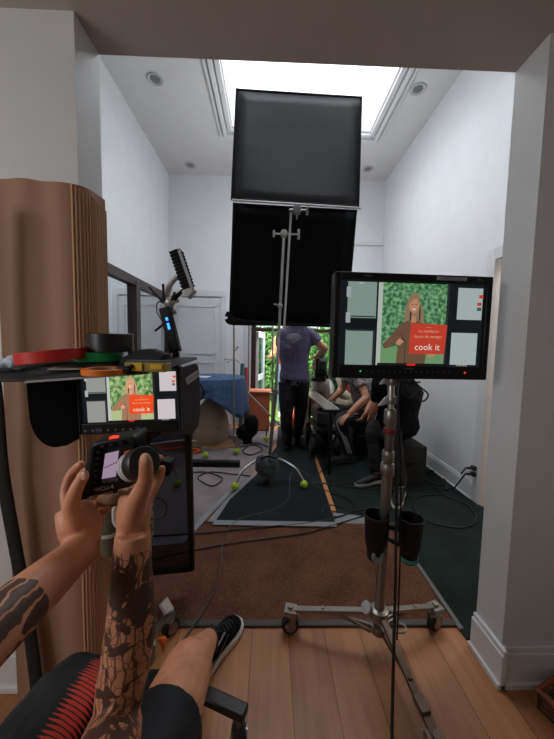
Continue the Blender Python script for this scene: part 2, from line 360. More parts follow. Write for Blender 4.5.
# threshold strip
tag(MB().box((.13, 1.243, .006), (1.47, .03, .012)).build('threshold_strip', mat('threshold_grey', (62, 58, 56), .5), bevel=.004), 'dark grey threshold strip between wood floor and brown carpet', 'trim')
tag(MB().box((.862, 1.62, .009), (.022, .82, .01)).build('carpet_edging', mat('edging_grey', (96, 98, 96), .6), bevel=.003), 'thin grey edging between brown and dark green carpets', 'trim')
tag(flat([(.480, 2.16), (.517, 2.16), (.572, 4.4), (.545, 4.4)], .013, .011).build('wood_strip', mat('strip_wood', (186, 128, 76), .5, var=.15, vscale=30), smooth=False), 'long orange wood strip lying between the two black carpets', 'strip')

# outside
lawn = struct('ground_outside', MB().box((1, 8.3, -.12), (14, 7, .1)), mat('grass', (110, 150, 60), .9, bump=.5, bscale=80, var=.3, vscale=20))
def hedge(name, label, x0, x1, y, h, nleaf, col):
    t_ = thing(name, label, 'hedge', (((x0+x1)/2), y, -.07))
    mb = MB()
    for i in range(9):
        for z in (.5, 1.3, 2.1, 2.9):
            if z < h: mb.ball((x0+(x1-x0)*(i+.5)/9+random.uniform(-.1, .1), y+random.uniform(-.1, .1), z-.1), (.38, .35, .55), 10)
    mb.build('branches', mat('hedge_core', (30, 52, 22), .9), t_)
    mb = MB()
    for i in range(nleaf):
        p = V((random.uniform(x0, x1), y-.38+random.uniform(-.1, .12), random.uniform(.0, h)))
        a_ = random.uniform(0, 6.28); u = V((math.cos(a_), random.uniform(-.5, .5), math.sin(a_)))*random.uniform(.03, .06); w = V((-math.sin(a_), random.uniform(-.5, .5), math.cos(a_)))*.022
        mb.mi = random.choice((0, 0, 1, 2)); mb.quad([p-u, p+w, p+u, p-w])
    o = mb.build('leaves', [mat('leaf_a', col, .6), mat('leaf_b', (122, 176, 84), .6), mat('leaf_c', (52, 92, 40), .6)], t_, smooth=False, recalc=False)
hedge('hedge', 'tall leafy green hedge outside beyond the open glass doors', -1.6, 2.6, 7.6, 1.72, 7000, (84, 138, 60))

# ================================================================ helpers for things
def tennis(c, par): return MB().ball(c, .034, 14).build('tennis_ball', ballm, par)
def cable(name, label, pts, r=.0045, m=cord, cat='cable', n=8, sub=6, group=None):
    return tag(MB().tube(pts, r, n, sub).build(name, m), label, cat, group)

# ================================================================ CARDBOARD round left pillar
cbz = P(10, 182, .975).z
def cardpath():
    pts = []
    for i in range(26): 
        x = -.84 + (.84-.640)*i/25; pts.append(V((x, .960 + .003*math.sin(i*.45), 0)))
    for i in range(1, 12):
        a = math.pi/2*i/11; pts.append(V((-.640+.060*math.sin(a), 1.016-.058*math.cos(a), 0)))
    for i in range(1, 6): pts.append(V((-.580 + .001*i, 1.016+.013*i, 0)))
    return pts
cp = cardpath()
mb = MB(); pl = cp; n = len(pl)
def nrm(i):
    t_ = (pl[min(i+1, n-1)]-pl[max(i-1, 0)]).normalized(); return V((t_.y, -t_.x, 0))
zt = [cbz + .004*math.sin(i*.18) for i in range(n)]
zb = .004
def shell(mb, pl, off, corr=0., i0=0, zlo=zb, dz=0.):
    outer = []; inner = []
    for i, p in enumerate(pl):
        q = p + NR[i]*(off + corr*(i % 2)); outer.append((mb.bm.verts.new(V((q.x, q.y, zlo))), mb.bm.verts.new(V((q.x, q.y, ZT[i]+dz)))))
        q = p + NR[i]*(off-.004); inner.append((mb.bm.verts.new(V((q.x, q.y, zlo))), mb.bm.verts.new(V((q.x, q.y, ZT[i]+dz)))))
    for a_, b_2 in zip(outer, outer[1:]): mb._f([a_[0], b_2[0], b_2[1], a_[1]])
    for a_, b_2 in zip(inner, inner[1:]): mb._f([b_2[0], a_[0], a_[1], b_2[1]])
    for k in range(len(pl)-1): mb._f([outer[k][1], outer[k+1][1], inner[k+1][1], inner[k][1]]); mb._f([outer[k+1][0], outer[k][0], inner[k][0], inner[k+1][0]])
    for k in (0, -1): mb._f([outer[k][0], outer[k][1], inner[k][1], inner[k][0]])
NR = [nrm(i) for i in range(n)]; ZT = zt
card = thing('cardboard_sheet', 'tall sheet of brown cardboard wrapped round the left doorway pillar', 'cardboard', (-.72, 1.0, 0))
mb = MB(); shell(mb, pl, 0.); mb.build('smooth_face', paper, card, recalc=True)
# fluted part round the corner
fine = []
for i in range(28, n-1):
    kk = max(2, int((pl[i+1]-pl[i]).length/.0034)//2*2)
    for k in range(kk): fine.append(X3(pl[i], pl[i+1], k/kk))
pl2 = fine; n = len(pl2); pl = pl2; NR = [nrm(i) for i in range(n)]; ZT = [cbz-.008-.03*(i/n) for i in range(n)]
mb = MB(); shell(mb, pl2, .005, .0035, dz=-.0); mb.build('fluted_face', mat('cardboard_fluted', (186, 146, 112), .8, var=.06), card, smooth=False)
# black cloth strip at left edge
pts = [P(-14, 200, .90), P(-12, 330, .90), P(-4, 400, .90), P(2, 470, .91), P(15, 545, .92), P(26, 605, .93), P(36, 680, .93)]; pts.append(V((pts[-1].x, .93, .01)))
mb = MB(); mb.tube(pts, .022, 12, 5, xax=(1, 0, 0), flat=.35)
tag(mb.build('cloth_strip', mat('strip_black', (16, 20, 20), .8, bump=.3, bscale=60)), 'black cloth strip hanging down against left edge of the cardboard', 'cloth')

# ================================================================ SCREEN picture
def screen_mesh(mb, w, h, tilt=0):
    """draws the picture in plane y=0 facing -y, centred on x, z from 0"""
    lay = [0.]
    def pt(u, v): return V(((u-.5)*w, lay[0], v*h))
    def poly(mi, uv, d=.0003):
        lay[0] -= d*.35; mb.mi = mi; mb.quad([pt(u, v) for u, v in uv])
    def ell(mi, cu, cv, ru, rv, n=18, a0=0): poly(mi, [(cu+ru*math.cos(2*math.pi*i/n), cv+rv*math.sin(2*math.pi*i/n)) for i in range(n)])
    R_ = lambda mi, a, b, c, d: poly(mi, [(a, c), (b, c), (b, d), (a, d)])
    R_(0, 0, 1, 0, 1)
    R_(1, .055, .25, .56, .985); R_(1, .05, .24, .0, .42); R_(5, .055, .235, .405, .425); R_(5, .055, .245, .57, .585)
    R_(5, .235, .25, .0, .42)
    R_(2, .262, .292, .0, .985); R_(3, .292, .735, 0, .985); R_(4, .292, .735, 0, .22)
    for i in range(0):
        u = random.uniform(.30, .72); v = random.uniform(.25, .96); ell(random.choice((8, 9, 9)), u, v, random.uniform(.008, .02), random.uniform(.008, .022), 7)
    R_(0, .735, .80, 0, 1); R_(5, .735, .75, 0, 1)
    R_(6, .81, .985, .57, .95); R_(6, .78, .965, .02, .41)
    # woman: long hair, face, coat, arms
    ell(10, .505, .69, .050, .155); ell(10, .54, .60, .040, .15); ell(10, .478, .60, .034, .12); ell(5, .487, .60, .006, .09); ell(5, .55, .62, .005, .10)
    poly(11, [(.40, .0), (.41, .3), (.395, .45), (.42, .50), (.47, .54), (.54, .54), (.60, .50), (.625, .40), (.60, 0)])
    poly(11, [(.42, .50), (.36, .36), (.30, .25), (.315, .20), (.36, .22), (.43, .33), (.46, .42)])
    poly(11, [(.60, .50), (.66, .42), (.67, .16), (.60, .15)])
    poly(5, [(.455, .0), (.46, .3), (.463, .3), (.46, .0)]); poly(5, [(.42, .40), (.455, .30), (.45, .28)]); poly(12, [(.40, .30), (.42, .33), (.45, .29), (.42, .24), (.395, .26)]); poly(12, [(.62, .12), (.66, .17), (.67, .12), (.63, .10)])
    poly(12, [(.49, .52), (.525, .52), (.52, .60), (.495, .60)]); ell(12, .507, .72, .033, .088)
    ell(0, .496, .735, .005, .007, 8); ell(0, .52, .735, .005, .007, 8); ell(13, .508, .678, .011, .008, 10); ell(12, .508, .705, .004, .012, 8)
    poly(10, [(.476, .74), (.50, .80), (.53, .80), (.54, .74), (.545, .84), (.507, .88), (.47, .83)])
    # orange box with its words
    poly(7, [(.485, .145), (.735, .145), (.745, .50), (.492, .515)])
    lay[0] -= .0002
    def tx(s_, size, u, v, mi=13): mb.mi = mi; mb.text(s_, size*h, pt(u, v), (1, 0, 0), (0, 0, 1))
    tx('La meilleure', .052, .617, .42, 14); tx('façon de manger', .052, .617, .355, 14)
    tx('cook it', .112, .612, .225); R_(14, .60, .635, .463, .467)
    # on-screen read-outs
    R_(15, .045, .075, .80, .92); R_(15, .045, .075, .50, .62); R_(7, .955, .985, .83, .87); R_(7, .945, .975, .74, .78); R_(16, .945, .975, .68, .72)
    lay[0] -= .0002
    R_(0, .27, .75, 0, .028); R_(17, .475, .535, .0, .024); lay[0] -= .0002
    tx('22:43:18:02', .03, .86, .013, 13); tx('24.0', .03, .14, .965, 13)
def leafy(name, a, c, st):
    m = mat(name, a, .3); nt = m.node_tree; L = nt.links; b = nt.nodes['Principled BSDF']
    tc = nd(nt, 'ShaderNodeTexCoord'); nz = nd(nt, 'ShaderNodeTexNoise', Scale=75., Detail=5.); L.new(tc.outputs['Object'], nz.inputs[0])
    cr = nd(nt, 'ShaderNodeValToRGB'); e = cr.color_ramp.elements; e[0].position = .40; e[1].position = .64; e[0].color = lin(a); e[1].color = lin(c); L.new(nz.outputs['Fac'], cr.inputs[0])
    L.new(cr.outputs[0], b.inputs['Emission Color']); b.inputs['Emission Strength'].default_value = st; b.inputs['Base Color'].default_value = (.01, .02, .01, 1)
    for l in list(b.inputs['Base Color'].links): L.remove(l)
    return m
def screen_mats(pink):
    def e(nm, c, s_=1.): return mat(nm+('_warm' if pink else '_cool'), tuple(int(v*.25) for v in c), .25, emit=s_*(.70 if pink else .55), ecol=c)
    k = (205, 196, 200) if pink else (176, 190, 190)
    g = (148, 150, 146) if pink else (138, 158, 150)
    return [e('pic_black', (16, 22, 26)), e('pic_pane', g), e('pic_jamb', (190, 196, 190)), leafy('pic_green_warm', (62, 104, 56), (168, 196, 130), .76) if pink else leafy('pic_green_cool', (34, 96, 58), (128, 178, 128), .60), e('pic_lawn', (176, 190, 140) if pink else (116, 158, 112)),
            e('pic_dark', (64, 48, 54) if pink else (40, 48, 52)), e('pic_light', k), e('pic_orange', (236, 78, 28) if pink else (206, 66, 46)), e('pic_leaf', (128, 172, 110)), e('pic_leafdark', (50, 90, 54)),
            e('pic_hair', (196, 158, 120) if pink else (150, 124, 92)), e('pic_coat', (166, 120, 92) if pink else (112, 84, 62)), e('pic_skin', (226, 160, 124) if pink else (200, 140, 108)), e('pic_white', (240, 236, 226)), e('pic_pink', (240, 170, 140)),
            e('pic_grey', (170, 176, 178)), e('pic_slate', (70, 90, 104)), e('pic_red', (230, 50, 30))]

# ---------------------------------------------------------------- right monitor
def monitor_local(root, w, h, fx, fb, ft, dep, name_txt, mats, y0=0.):
    """screen w x h from z=0; frame borders fx sides, fb bottom, ft top"""
    mb = MB(); W = w/2+fx
    mb.box((-W+fx/2, dep/2-.012, (h+ft-fb)/2), (fx, dep, h+ft+fb)); mb.box((W-fx/2, dep/2-.012, (h+ft-fb)/2), (fx, dep, h+ft+fb))
    mb.box((0, dep/2-.012, h+ft/2), (w, dep, ft)); mb.box((0, dep/2-.012, -fb/2), (w, dep, fb)); mb.box((0, dep-.025, h/2), (w, .03, h))
    o = mb.build('frame', black, root, bevel=.004)
    s_ = MB(); screen_mesh(s_, w, h); s_.build('screen', mats, root, smooth=False, recalc=False)
    return o
A = P(342, 280, 1.06); B = P(489, 284.5, 1.08); Cc = P(479, 367, 1.08); D = P(338, 364, 1.06)
sw = ((B-A).length+(Cc-D).length)/2; sh = ((A-D).length+(B-Cc).length)/2
mon = thing('video_monitor', 'large black video monitor on the wheeled stand showing woman with orange box', 'monitor')
fr_ = monitor_local(mon, sw, sh, .020, .048, .026, .06, '', screen_mats(False))
# rounded corner bumpers, labels, buttons
mb = MB(); mb.box((.13, -.0135, sh+.013), (.11, .003, .012)); mb.build('label_strip', mat('label_white', (150, 152, 154), .5), mon, bevel=.001)
mb = MB(); mb.text('CALIBRATED 06.21', .0105, (.13, -.0155, sh+.013), (1, 0, 0), (0, 0, 1)); mb.build('label_text', blackm, mon, smooth=False, recalc=False)
for tx_, sz, lx, lz in (('SYNC', .011, -.17, sh+.013), ('QTL', .010, .235, sh+.013), ('transvideo', .009, -.01, -.010)): MB().text(tx_, sz, (lx, -.0125, lz), (1, 0, 0), (0, 0, 1)).build('lettering', mat('logo_grey', (120, 122, 124), .5), mon, smooth=False, recalc=False)
mb = MB()
for i in range(16): mb.cyl((-.16+i*.02, -.012, -.022), (-.16+i*.02, -.015, -.022), .0035, n=8)
mb.build('button', mat('button_grey', (48, 50, 54), .5), mon)
MB().cyl((-.185, -.012, -.022), (-.185, -.0155, -.022), .003, n=8).build('green_indicator', mat('led_green', (40, 180, 90), .4, emit=.9), mon)
MB().cyl((.2, -.012, -.022), (.2, -.0155, -.022), .003, n=8).build('red_indicator', mat('led_red', (220, 40, 30), .4, emit=.9), mon)
for sx in (-1, 1):
    for z in (-.022, sh*.5, sh+.0): MB().box((sx*(sw/2+.016), .015, z), (.010, .05, .05)).build('side_bracket', blackm, mon, bevel=.004)
MB().box((-.03, .055, .07), (.14, .05, .12)).build('mount_plate', blackm, mon, bevel=.004)
xa = ((B-A)+(Cc-D)).normalized(); za = ((A-D)+(B-Cc)); za = (za-xa*za.dot(xa)).normalized(); ya = za.cross(xa)
mon.matrix_world = Matrix.Translation((D+Cc)/2) @ Matrix((xa, ya, za)).transposed().to_4x4()

# ---------------------------------------------------------------- wheeled monitor stand
def caster(par, p, yaw, R=.038):
    """wheel touching the floor under p"""
    d = V((math.cos(yaw), math.sin(yaw), 0)); ax = V((-d.y, d.x, 0))
    c = V((p.x, p.y, R))
    w_ = MB(); w_.lathe(c-ax*.016, [(R*.72, 0), (R*.95, .003), (R, .010), (R, .022), (R*.95, .029), (R*.72, .032)], ax, 22)
    w = w_.build('wheel', rubber, par)
    MB().lathe(c-ax*.018, [(.004, 0), (R*.62, .0), (R*.62, .036), (.004, .036)], ax, 16).build('hub_cap', dullst, w)
    f = MB(); top = V((p.x, p.y, R*2.25))-d*.0
    for s_ in (-1, 1): f.bar(c+ax*.022*s_, top+ax*.022*s_-d*.012, .026, .004, upv=ax)
    f.box(top-d*.012+V((0, 0, .0)), (.05, .05, .008)); f.cyl(top-d*.012, top-d*.012+V((0, 0, .02)), .014)
    fo = f.build('fork', dullst, w, bevel=.001)
    return w
SC = V((.455, 1.13, 0))
st = thing('monitor_stand', 'chrome rolling stand with three casters carrying the large monitor', 'stand', SC)
top = P(393, 372, 1.13); bot = V((SC.x+.005, SC.y, .13))
def along(t_): return X3(bot, top, t_)
MB().cyl(bot, along(.62), .0195, n=20).build('lower_tube', dullst, st)
MB().cyl(along(.60), along(.86), .0165, n=20).build('middle_tube', mat('tube_grey', (120, 118, 116), .35, .8), st)
MB().cyl(along(.84), top+V((0, .02, .12)), .0125, n=20).build('upper_tube', chrome, st)
for t0, t1, r in ((.60, .65, .026), (.655, .70, .023), (.80, .86, .024), (.88, .91, .021), (.95, .985, .024)): MB().lathe(along(t0), [(r*.9, 0), (r, .004), (r, (t1-t0)*.95-.004), (r*.9, (t1-t0)*.95)], top-bot, 20).build('collar', dullst, st)
MB().lathe(along(.765), [(.0215, 0), (.0225, .002), (.0225, .018), (.0215, .02)], top-bot, 20).build('red_band', mat('band_red', (120, 30, 30), .6), st)
for t_ in (.885, .965):
    mb = MB(); c = along(t_); mb.cyl(c, c+V((-.035, -.012, .004)), .008, n=12); mb.prism([c+V((-.03, -.018, -.008)), c+V((-.055, -.02, -.012)), c+V((-.03, -.02, .022)), c+V((-.02, -.018, .018))], (0, .014, 0)); mb.build('knob', silver, st, bevel=.002)
feet = [(G(290, 632), math.pi), (G(434, 629), .5), (V((.50, .775, 0)), -1.3)]
hubt = V((SC.x+.005, SC.y, .165))
mb = MB(); mb.lathe(hubt-V((0, 0, .025)), [(.026, 0), (.036, .004), (.036, .04), (.026, .045)]); mb.lathe(hubt-V((0, 0, .085)), [(.024, 0), (.03, .003), (.03, .03), (.024, .034)])
mb.tube([hubt+V((.03, -.03, -.055)), hubt+V((.09, -.035, -.05)), hubt+V((.10, -.005, -.05)), hubt+V((.04, .0, -.05))], .005, 8)
mb.build('hub', dullst, st)
mb = MB(); c = hubt+V((-.055, -.01, .03)); mb.cyl(hubt+V((-.03, 0, .015)), c, .008); mb.lathe(c, [(.006, -.008), (.022, -.006), (.024, 0), (.022, .008), (.006, .01)], V((-.8, -.3, .5)), 10); mb.build('brake_knob', silver, st)
for i, (p, yw) in enumerate(feet):
    d = (V((p.x, p.y, 0))-V((SC.x, SC.y, 0))); L_ = d.length; d.normalize(); e = V((p.x, p.y, .105))
    mb = MB(); mb.bar(hubt+d*.03, e, .024, .014); mb.box(e+V((0, 0, -.004)), (.05, .05, .02), Matrix.Rotation(math.atan2(d.y, d.x), 3, 'Z'))
    mb.bar(hubt+d*.02+V((0, 0, -.065)), X3(hubt, e, .62), .009, .014); mb.cyl(X3(hubt, e, .62)-V((0, 0, .004)), X3(hubt, e, .62)+V((0, 0, .016)), .008, n=10)
    sd = V((-d.y, d.x, 0)); mb.bar(hubt+d*.03+sd*.022+V((0, 0, -.07)), X3(hubt, e, .45)+sd*.006, .008, .012)
    mb.cyl(e+V((0, 0, .0)), e+V((0, 0, .018)), .013, n=12)
    if i == 2: mb.box(X3(hubt, e, .8)+V((0, 0, .005)), (.03, .05, .02), Matrix.Rotation(math.atan2(d.y, d.x)-1.57, 3, 'Z'))
    mb.build('leg', [dullst, mat('leg_bronze', (112, 96, 82), .4, .8)][i == 2], st, bevel=.0015)
    caster(st, V((p.x, p.y, 0)), yw)
# pair of cup holders on the stand pole
for sx, px, py, lab in ((-1, 377, 514, 'open black lens pouch clamped left of the monitor stand pole'), (1, 411, 517, 'open black lens pouch clamped right of the monitor stand pole')):
    tp = P(px, py, 1.10); ln = .125
    cp_ = thing('cup_holder', lab, 'cup holder', (tp.x, tp.y, tp.z-.19), 'black pouches on the monitor stand')
    r = .047
    MB().lathe(tp-V((0, 0, ln)), [(r*.80, 0), (r*.86, .01), (r*.93, .07), (r*.97, ln-.012), (r*1.04, ln-.008), (r*1.04, ln), (r*.96, ln), (r*.9, ln-.02), (r*.78, .012), (.002, .012)], n=28).build('cup', black, cp_)
    MB().lathe(tp-V((0, 0, ln+.055)), [(r*.55, 0), (r*.68, .008), (r*.72, .056), (r*.6, .06)], n=22).build('lower_cup', black, cp_)
    if sx < 0: MB().lathe(tp+V((-.0, -r*.6, -ln-.028)), [(.001, .004), (.020, .004), (.025, 0)], V((0, -1, .1)), 20).build('lens_cap', mat('grey_lens', (120, 124, 122), .3), cp_)
    else: MB().lathe(tp-V((0, 0, ln+.045)), [(r*.73, 0), (r*.74, .002), (r*.74, .012), (r*.73, .014)], n=22).build('teal_band', mat('teal', (60, 140, 130), .5), cp_)
    pc = along(.46+.02*(sx > 0)); e = tp-V((0, 0, .05)); d = (V((pc.x, pc.y, 0))-V((e.x, e.y, 0))).normalized()
    MB().bar(e+d*r*.9, V((pc.x, pc.y, e.z))-d*.012, .03, .02).build('clamp_arm', blackm, cp_, bevel=.003); MB().bar(e-V((0, 0, .07))+d*r*.8, V((pc.x, pc.y, e.z-.05))-d*.012, .02, .014).build('clamp_arm', blackm, cp_, bevel=.003)
# cable hanging down the pole
cable('power_cable', 'black cable hanging straight down in front of the monitor stand pole', [P(398, 375, 1.09), P(397, 470, 1.07), P(396, 540, 1.04), P(395, 600, 1.00), P(393, 680, .90), P(392, 742, .80), P(393, 800, .70)], .0055)
cable('power_cable', 'thin second black cable beside the stand pole, looped under monitor', [P(414, 383, 1.08), P(428, 394, 1.07), P(421, 401, 1.07), P(408, 384, 1.08), P(398, 390, 1.08), P(401, 470, 1.08), P(400, 560, 1.05), P(397, 640, .98)], .003)
cable('cable_loop', 'small loop of black cable dangling below the large monitor', [P(404, 382, 1.09), P(402, 392, 1.08), P(412, 398, 1.08), P(418, 388, 1.08), P(410, 383, 1.09), P(420, 382, 1.09)], .0028)

# ---------------------------------------------------------------- left monitor with hood
A = P(82, 371.5, .88); B = P(177, 368, .90); Cc = P(180, 420, .90); D = P(82, 422, .88)
sw = ((B-A).length+(Cc-D).length)/2; sh = ((A-D).length+(B-Cc).length)/2
hm = thing('hooded_monitor', 'smaller black monitor with sunshade hood showing the same woman, beside the cardboard', 'monitor')
monitor_local(hm, sw, sh, .008, .034, .008, .05, '', screen_mats(True))
mb = MB()
for i in range(9): mb.cyl((-.125+i*.021, -.012, -.021), (-.125+i*.021, -.015, -.021), .004, n=8)
mb.build('button', mat('button_light', (90, 92, 96), .5), hm)
MB().box((-.09, -.0125, -.021), (.016, .002, .014)).build('menu_button', mat('button_grey', (48, 50, 54), .5), hm, bevel=.002)
MB().text('TVLogic', .010, (.03, -.0125, -.02), (1, 0, 0), (0, 0, 1)).build('logo', mat('logo_grey', (120, 122, 124), .5), hm, smooth=False, recalc=False)
# right hood flap: deep side panel leaning toward viewer
hw = sw/2+.008
def panel(mb, pts, th): 
    n_ = (V(pts[1])-V(pts[0])).cross(V(pts[2])-V(pts[0])).normalized()*th; mb.prism(pts, n_)
hoodm = mat('hood_fabric', (44, 45, 47), .75, bump=.25, bscale=250)
FE = V((.42, .90, 0)).normalized(); FN = V((FE.y, -FE.x, 0))
prof = [V((hw+.001, -.012, z))+FE*a for a, z in ((0, -.034), (0, sh+.004), (.04, sh+.008), (.075, sh+.012), (.090, sh+.006), (.096, sh-.02), (.098, sh*.4), (.094, .0), (.080, -.040), (.045, -.056), (.02, -.052))]
mb = MB(); mb.prism(prof, FN*.004); mb.build('hood_side_panel', mat('hood_side', (52, 53, 55), .75, bump=.25, bscale=250), hm, bevel=.0015)
o_ = V((hw+.001, -.012, sh-.030))+FE*.056+FN*.0052; e1 = (FE+V((0, 0, .32))).normalized(); e2_ = FN.cross(e1)*-1
if e2_.z < 0: e2_ = -e2_
mb = MB(); q4 = [o_-e1*.033-e2_*.011, o_+e1*.033-e2_*.011, o_+e1*.033+e2_*.011, o_-e1*.033+e2_*.011]; mb.prism(q4, FN*.001); lb_ = mb.build('hood_label', mat('label_silver', (178, 180, 182), .5), hm)
MB().text('SMALLHD', .0135, o_+FN*.0016, e1, e2_).build('hood_lettering', blackm, hm, smooth=False, recalc=False)
# left flap: rounded drooping panel
lp = [(-hw, -.012, sh+.004), (-hw-.118, -.03, sh+.004), (-hw-.119, -.03, sh*.6)]
for k in range(1, 13):
    a = math.pi/2*k/12; lp.append((-hw-.055-.064*math.cos(a), -.028, .03-.092*math.sin(a)))
lp += [(-hw-.03, -.022, -.060), (-hw, -.012, -.045)]
mb = MB().prism(lp, (0, .006, 0)); mb.build('hood_side_flap', mat('flap_black', (9, 9, 10), .9, spec=.1), hm, bevel=.002)
# top board of the hood carrying the tapes
tz = sh+.012; TL_ = .16
bpts = [(-hw-.20, -.14), (-hw-.06, -.16), (hw-.02, -.08), (hw+.002, -.012), (hw+.038, .070), (hw+.040, .085), (hw+.026, .095), (-hw-.20, .07)]
mb = MB(); mb.prism([(x_, y_, tz+TL_*y_) for x_, y_ in bpts], (0, 0, .005)); mb.build('hood_top_panel', hoodm, hm, bevel=.002)
mb = MB(); mb.prism([(-hw-.03, -.165, tz-.028), (hw-.06, -.105, tz-.018), (hw-.06, -.10, tz-.014), (-hw-.03, -.16, tz-.023)], (0, .02, 0)); mb.build('grey_edge_strip', mat('strip_grey', (150, 150, 150), .5), hm)
xa = ((B-A)+(Cc-D)).normalized(); za = ((A-D)+(B-Cc)); za = (za-xa*za.dot(xa)).normalized(); ya = za.cross(xa)
HM = Matrix.Translation((D+Cc)/2) @ Matrix((xa, ya, za)).transposed().to_4x4(); hm.matrix_world = HM
T0 = HM @ V((0, 0, tz+.0065))
def TZ(p): return T0.z + TL_*(p.y-T0.y)
# tape rolls and odds on the hood top
def tape_roll(label, px, py, Y, R, r, hgt, m, core, tilt=None, up_by=0.):
    base = P(px, py, Y); base.z = TZ(base)+up_by; t_ = thing('tape_roll', label, 'tape roll', (0, 0, 0), 'tape rolls on the monitor hood')
    MB().lathe((0, 0, 0), [(r+.003, 0), (R-.001, 0), (R, .001), (R, hgt-.001), (R-.001, hgt), (r+.003, hgt)], n=40, caps=False).build('tape', m, t_)
    MB().lathe((0, 0, 0), [(r+.003, .0005), (r+.003, hgt-.0005), (r, hgt-.0005), (r, .0005), (r+.003, .0005)], n=40, caps=False).build('core', core, t_)
    t_.location = base
    t_.rotation_euler = (math.atan(TL_)*.3, tilt or 0, 0)
    return t_
corem = mat('tape_core', (190, 178, 160), .7)
Yt = .86
tape_roll('large thin red tape roll tilted at left on the hood', 55, 357.5, .84, .086, .05, .030, mat('red_tape', (208, 40, 30), .45), mat('pale_core', (206, 170, 160), .6), math.radians(-7), .014)
tape_roll('wide black tape roll standing on the green tape', 111, 348.0, .90, .062, .038, .052, mat('black_tape', (16, 18, 20), .35), corem, None, .033)
tape_roll('bright green tape roll under the black tape roll', 100, 358.5, .90, .064, .038, .026, mat('green_tape', (16, 176, 92), .4), corem, None, .006)
tape_roll('orange tape roll at the front edge of the hood', 104, 364.0, .765, .050, .030, .014, mat('orange_tape', (236, 122, 26), .4), mat('grey_core', (140, 130, 120), .6))
b0 = P(150, 357, .80); b0.z = TZ(b0)
pf = thing('folding_ruler', 'yellow and olive tape measure set lying right of orange tape', 'tape measure', b0)
mb = MB(); mb.box(b0+V((-.004, 0, .012)), (.105, .05, .024)); mb.build('case', mat('ruler_olive', (150, 138, 50), .5, var=.4, vscale=60), pf, bevel=.003)
mb = MB(); mb.box(b0+V((-.022, -.027, .013)), (.026, .004, .020)).box(b0+V((.026, -.027, .014)), (.03, .004, .012)); mb.build('yellow_plate', mat('ruler_yellow', (222, 176, 40), .45), pf, bevel=.001)
mb = MB(); mb.tube([b0+V((-.075, -.03, .004)), b0+V((-.06, -.032, .009)), b0+V((-.045, -.03, .010)), b0+V((-.03, -.028, .016))], .006, 8); mb.box(b0+V((-.052, -.03, .008)), (.03, .02, .014)); mb.build('key_clip', blackm, pf, bevel=.002)
mb = MB(); mb.box(b0+V((-.004, 0, .026)), (.10, .04, .006)); mb.build('dark_top', mat('dial_dark', (60, 66, 66), .5, var=.5, vscale=150), pf, bevel=.001)
b1 = P(146, 349, .88); b1.z = TZ(b1)
mb = MB(); mb.prism([b1+V((-.065, -.03, .0)), b1+V((.045, -.03, .004)), b1+V((.062, -.02, .030)), b1+V((.012, .0, .046)), b1+V((-.02, .0, .043)), b1+V((-.065, -.02, .018))], (0, .05, 0))
tag(mb.build('black_pouch', mat('pouch_black', (10, 10, 12), .7), bevel=.004), 'small black cloth pouch piled above the yellow tape measure', 'pouch')
b2 = P(12, 352, .80); b2.z = TZ(b2)+.014
mb = MB(); mb.ball(b2+V((0, 0, .0)), (.040, .03, .016), 18); mb.ball(b2+V((.014, -.005, .012)), (.022, .02, .012), 14); mb.ball(b2+V((-.03, -.008, -.004)), (.03, .02, .012), 14)
tag(mb.build('cleaning_cloth', mat('pale_blue_cloth', (196, 212, 224), .8), remesh=.003, sm=3, disp=(.012, .02)), 'crumpled pale blue white cloth at left end of the hood', 'cloth')
mb = MB(); q = P(66, 360, .80); q.z = TZ(q)+.003; mb.box(q, (.07, .04, .003), Matrix.Rotation(.3, 3, 'Z')); tag(mb.build('paper_card', mat('card_white', (188, 184, 184), .6)), 'small white card under the red tape roll', 'card')

# stand under the left monitor
ls_b = V((-.47, 1.02, 0)); ls_t = P(136, 432, .96)
ls = thing('monitor_stand', 'khaki collared stand behind tattooed arm, carrying the hooded monitor', 'stand', ls_b)
bot = V((-.425, 1.0, .12)); top = P(141, 432, .96)
khaki = mat('khaki_metal', (134, 122, 84), .5, .3, var=.2, vscale=20)
MB().cyl(bot, top, .017, n=18).build('tube', dullst, ls)
for i, t_ in enumerate((.56, .585, .61, .64, .68, .705, .73, .755)): MB().lathe(X3(bot, top, t_), [(.026, 0), (.035, .003), (.035, .013), (.026, .016)], top-bot, 22).build('collar', khaki, ls)
MB().cyl(X3(bot, top, .56), X3(bot, top, .78), .030).build('sleeve', khaki, ls)
MB().box(top+V((0, .02, .02)), (.05, .03, .12)).build('mount_head', blackm, ls, bevel=.004)
for i, (p, yw) in enumerate(((V((-.40, 1.20, 0)), .9), (V((-.45, .76, 0)), -.5), (V((-.53, .80, 0)), 3.6))):
    hb = bot+V((0, 0, .05)); e = V((p.x, p.y, .1)); mb = MB(); mb.bar(hb, e, .022, .014); mb.bar(hb-V((0, 0, .06)), X3(hb, e, .6), .01, .012); mb.cyl(e, e+V((0, 0, .02)), .013, n=12); mb.build('leg', dullst, ls, bevel=.001)
    caster(ls, p, yw)
MB().lathe(bot-V((0, 0, .02)), [(.02, 0), (.036, .005), (.036, .07), (.02, .08)]).build('hub', dullst, ls)
# caster lock seen past the arm: silver lever and orange flag
q = P(166, 606, 1.17)
mb = MB(); mb.bar(q+V((-.012, 0, .022)), q+V((.014, -.01, -.012)), .04, .016); mb.bar(q+V((.0, -.01, -.016)), q+V((.034, -.014, -.002)), .014, .012); mb.build('brake_lever', silver, ls, bevel=.002)
q = P(163, 646, 1.02); MB().prism([q+V((-.02, 0, .025)), q+V((.006, 0, .03)), q+V((.012, 0, .018)), q+V((.0, 0, -.035)), q+V((-.008, 0, .008))], (0, .01, 0)).build('orange_tab', mat('orange_tab', (240, 120, 30), .5), ls, bevel=.001)
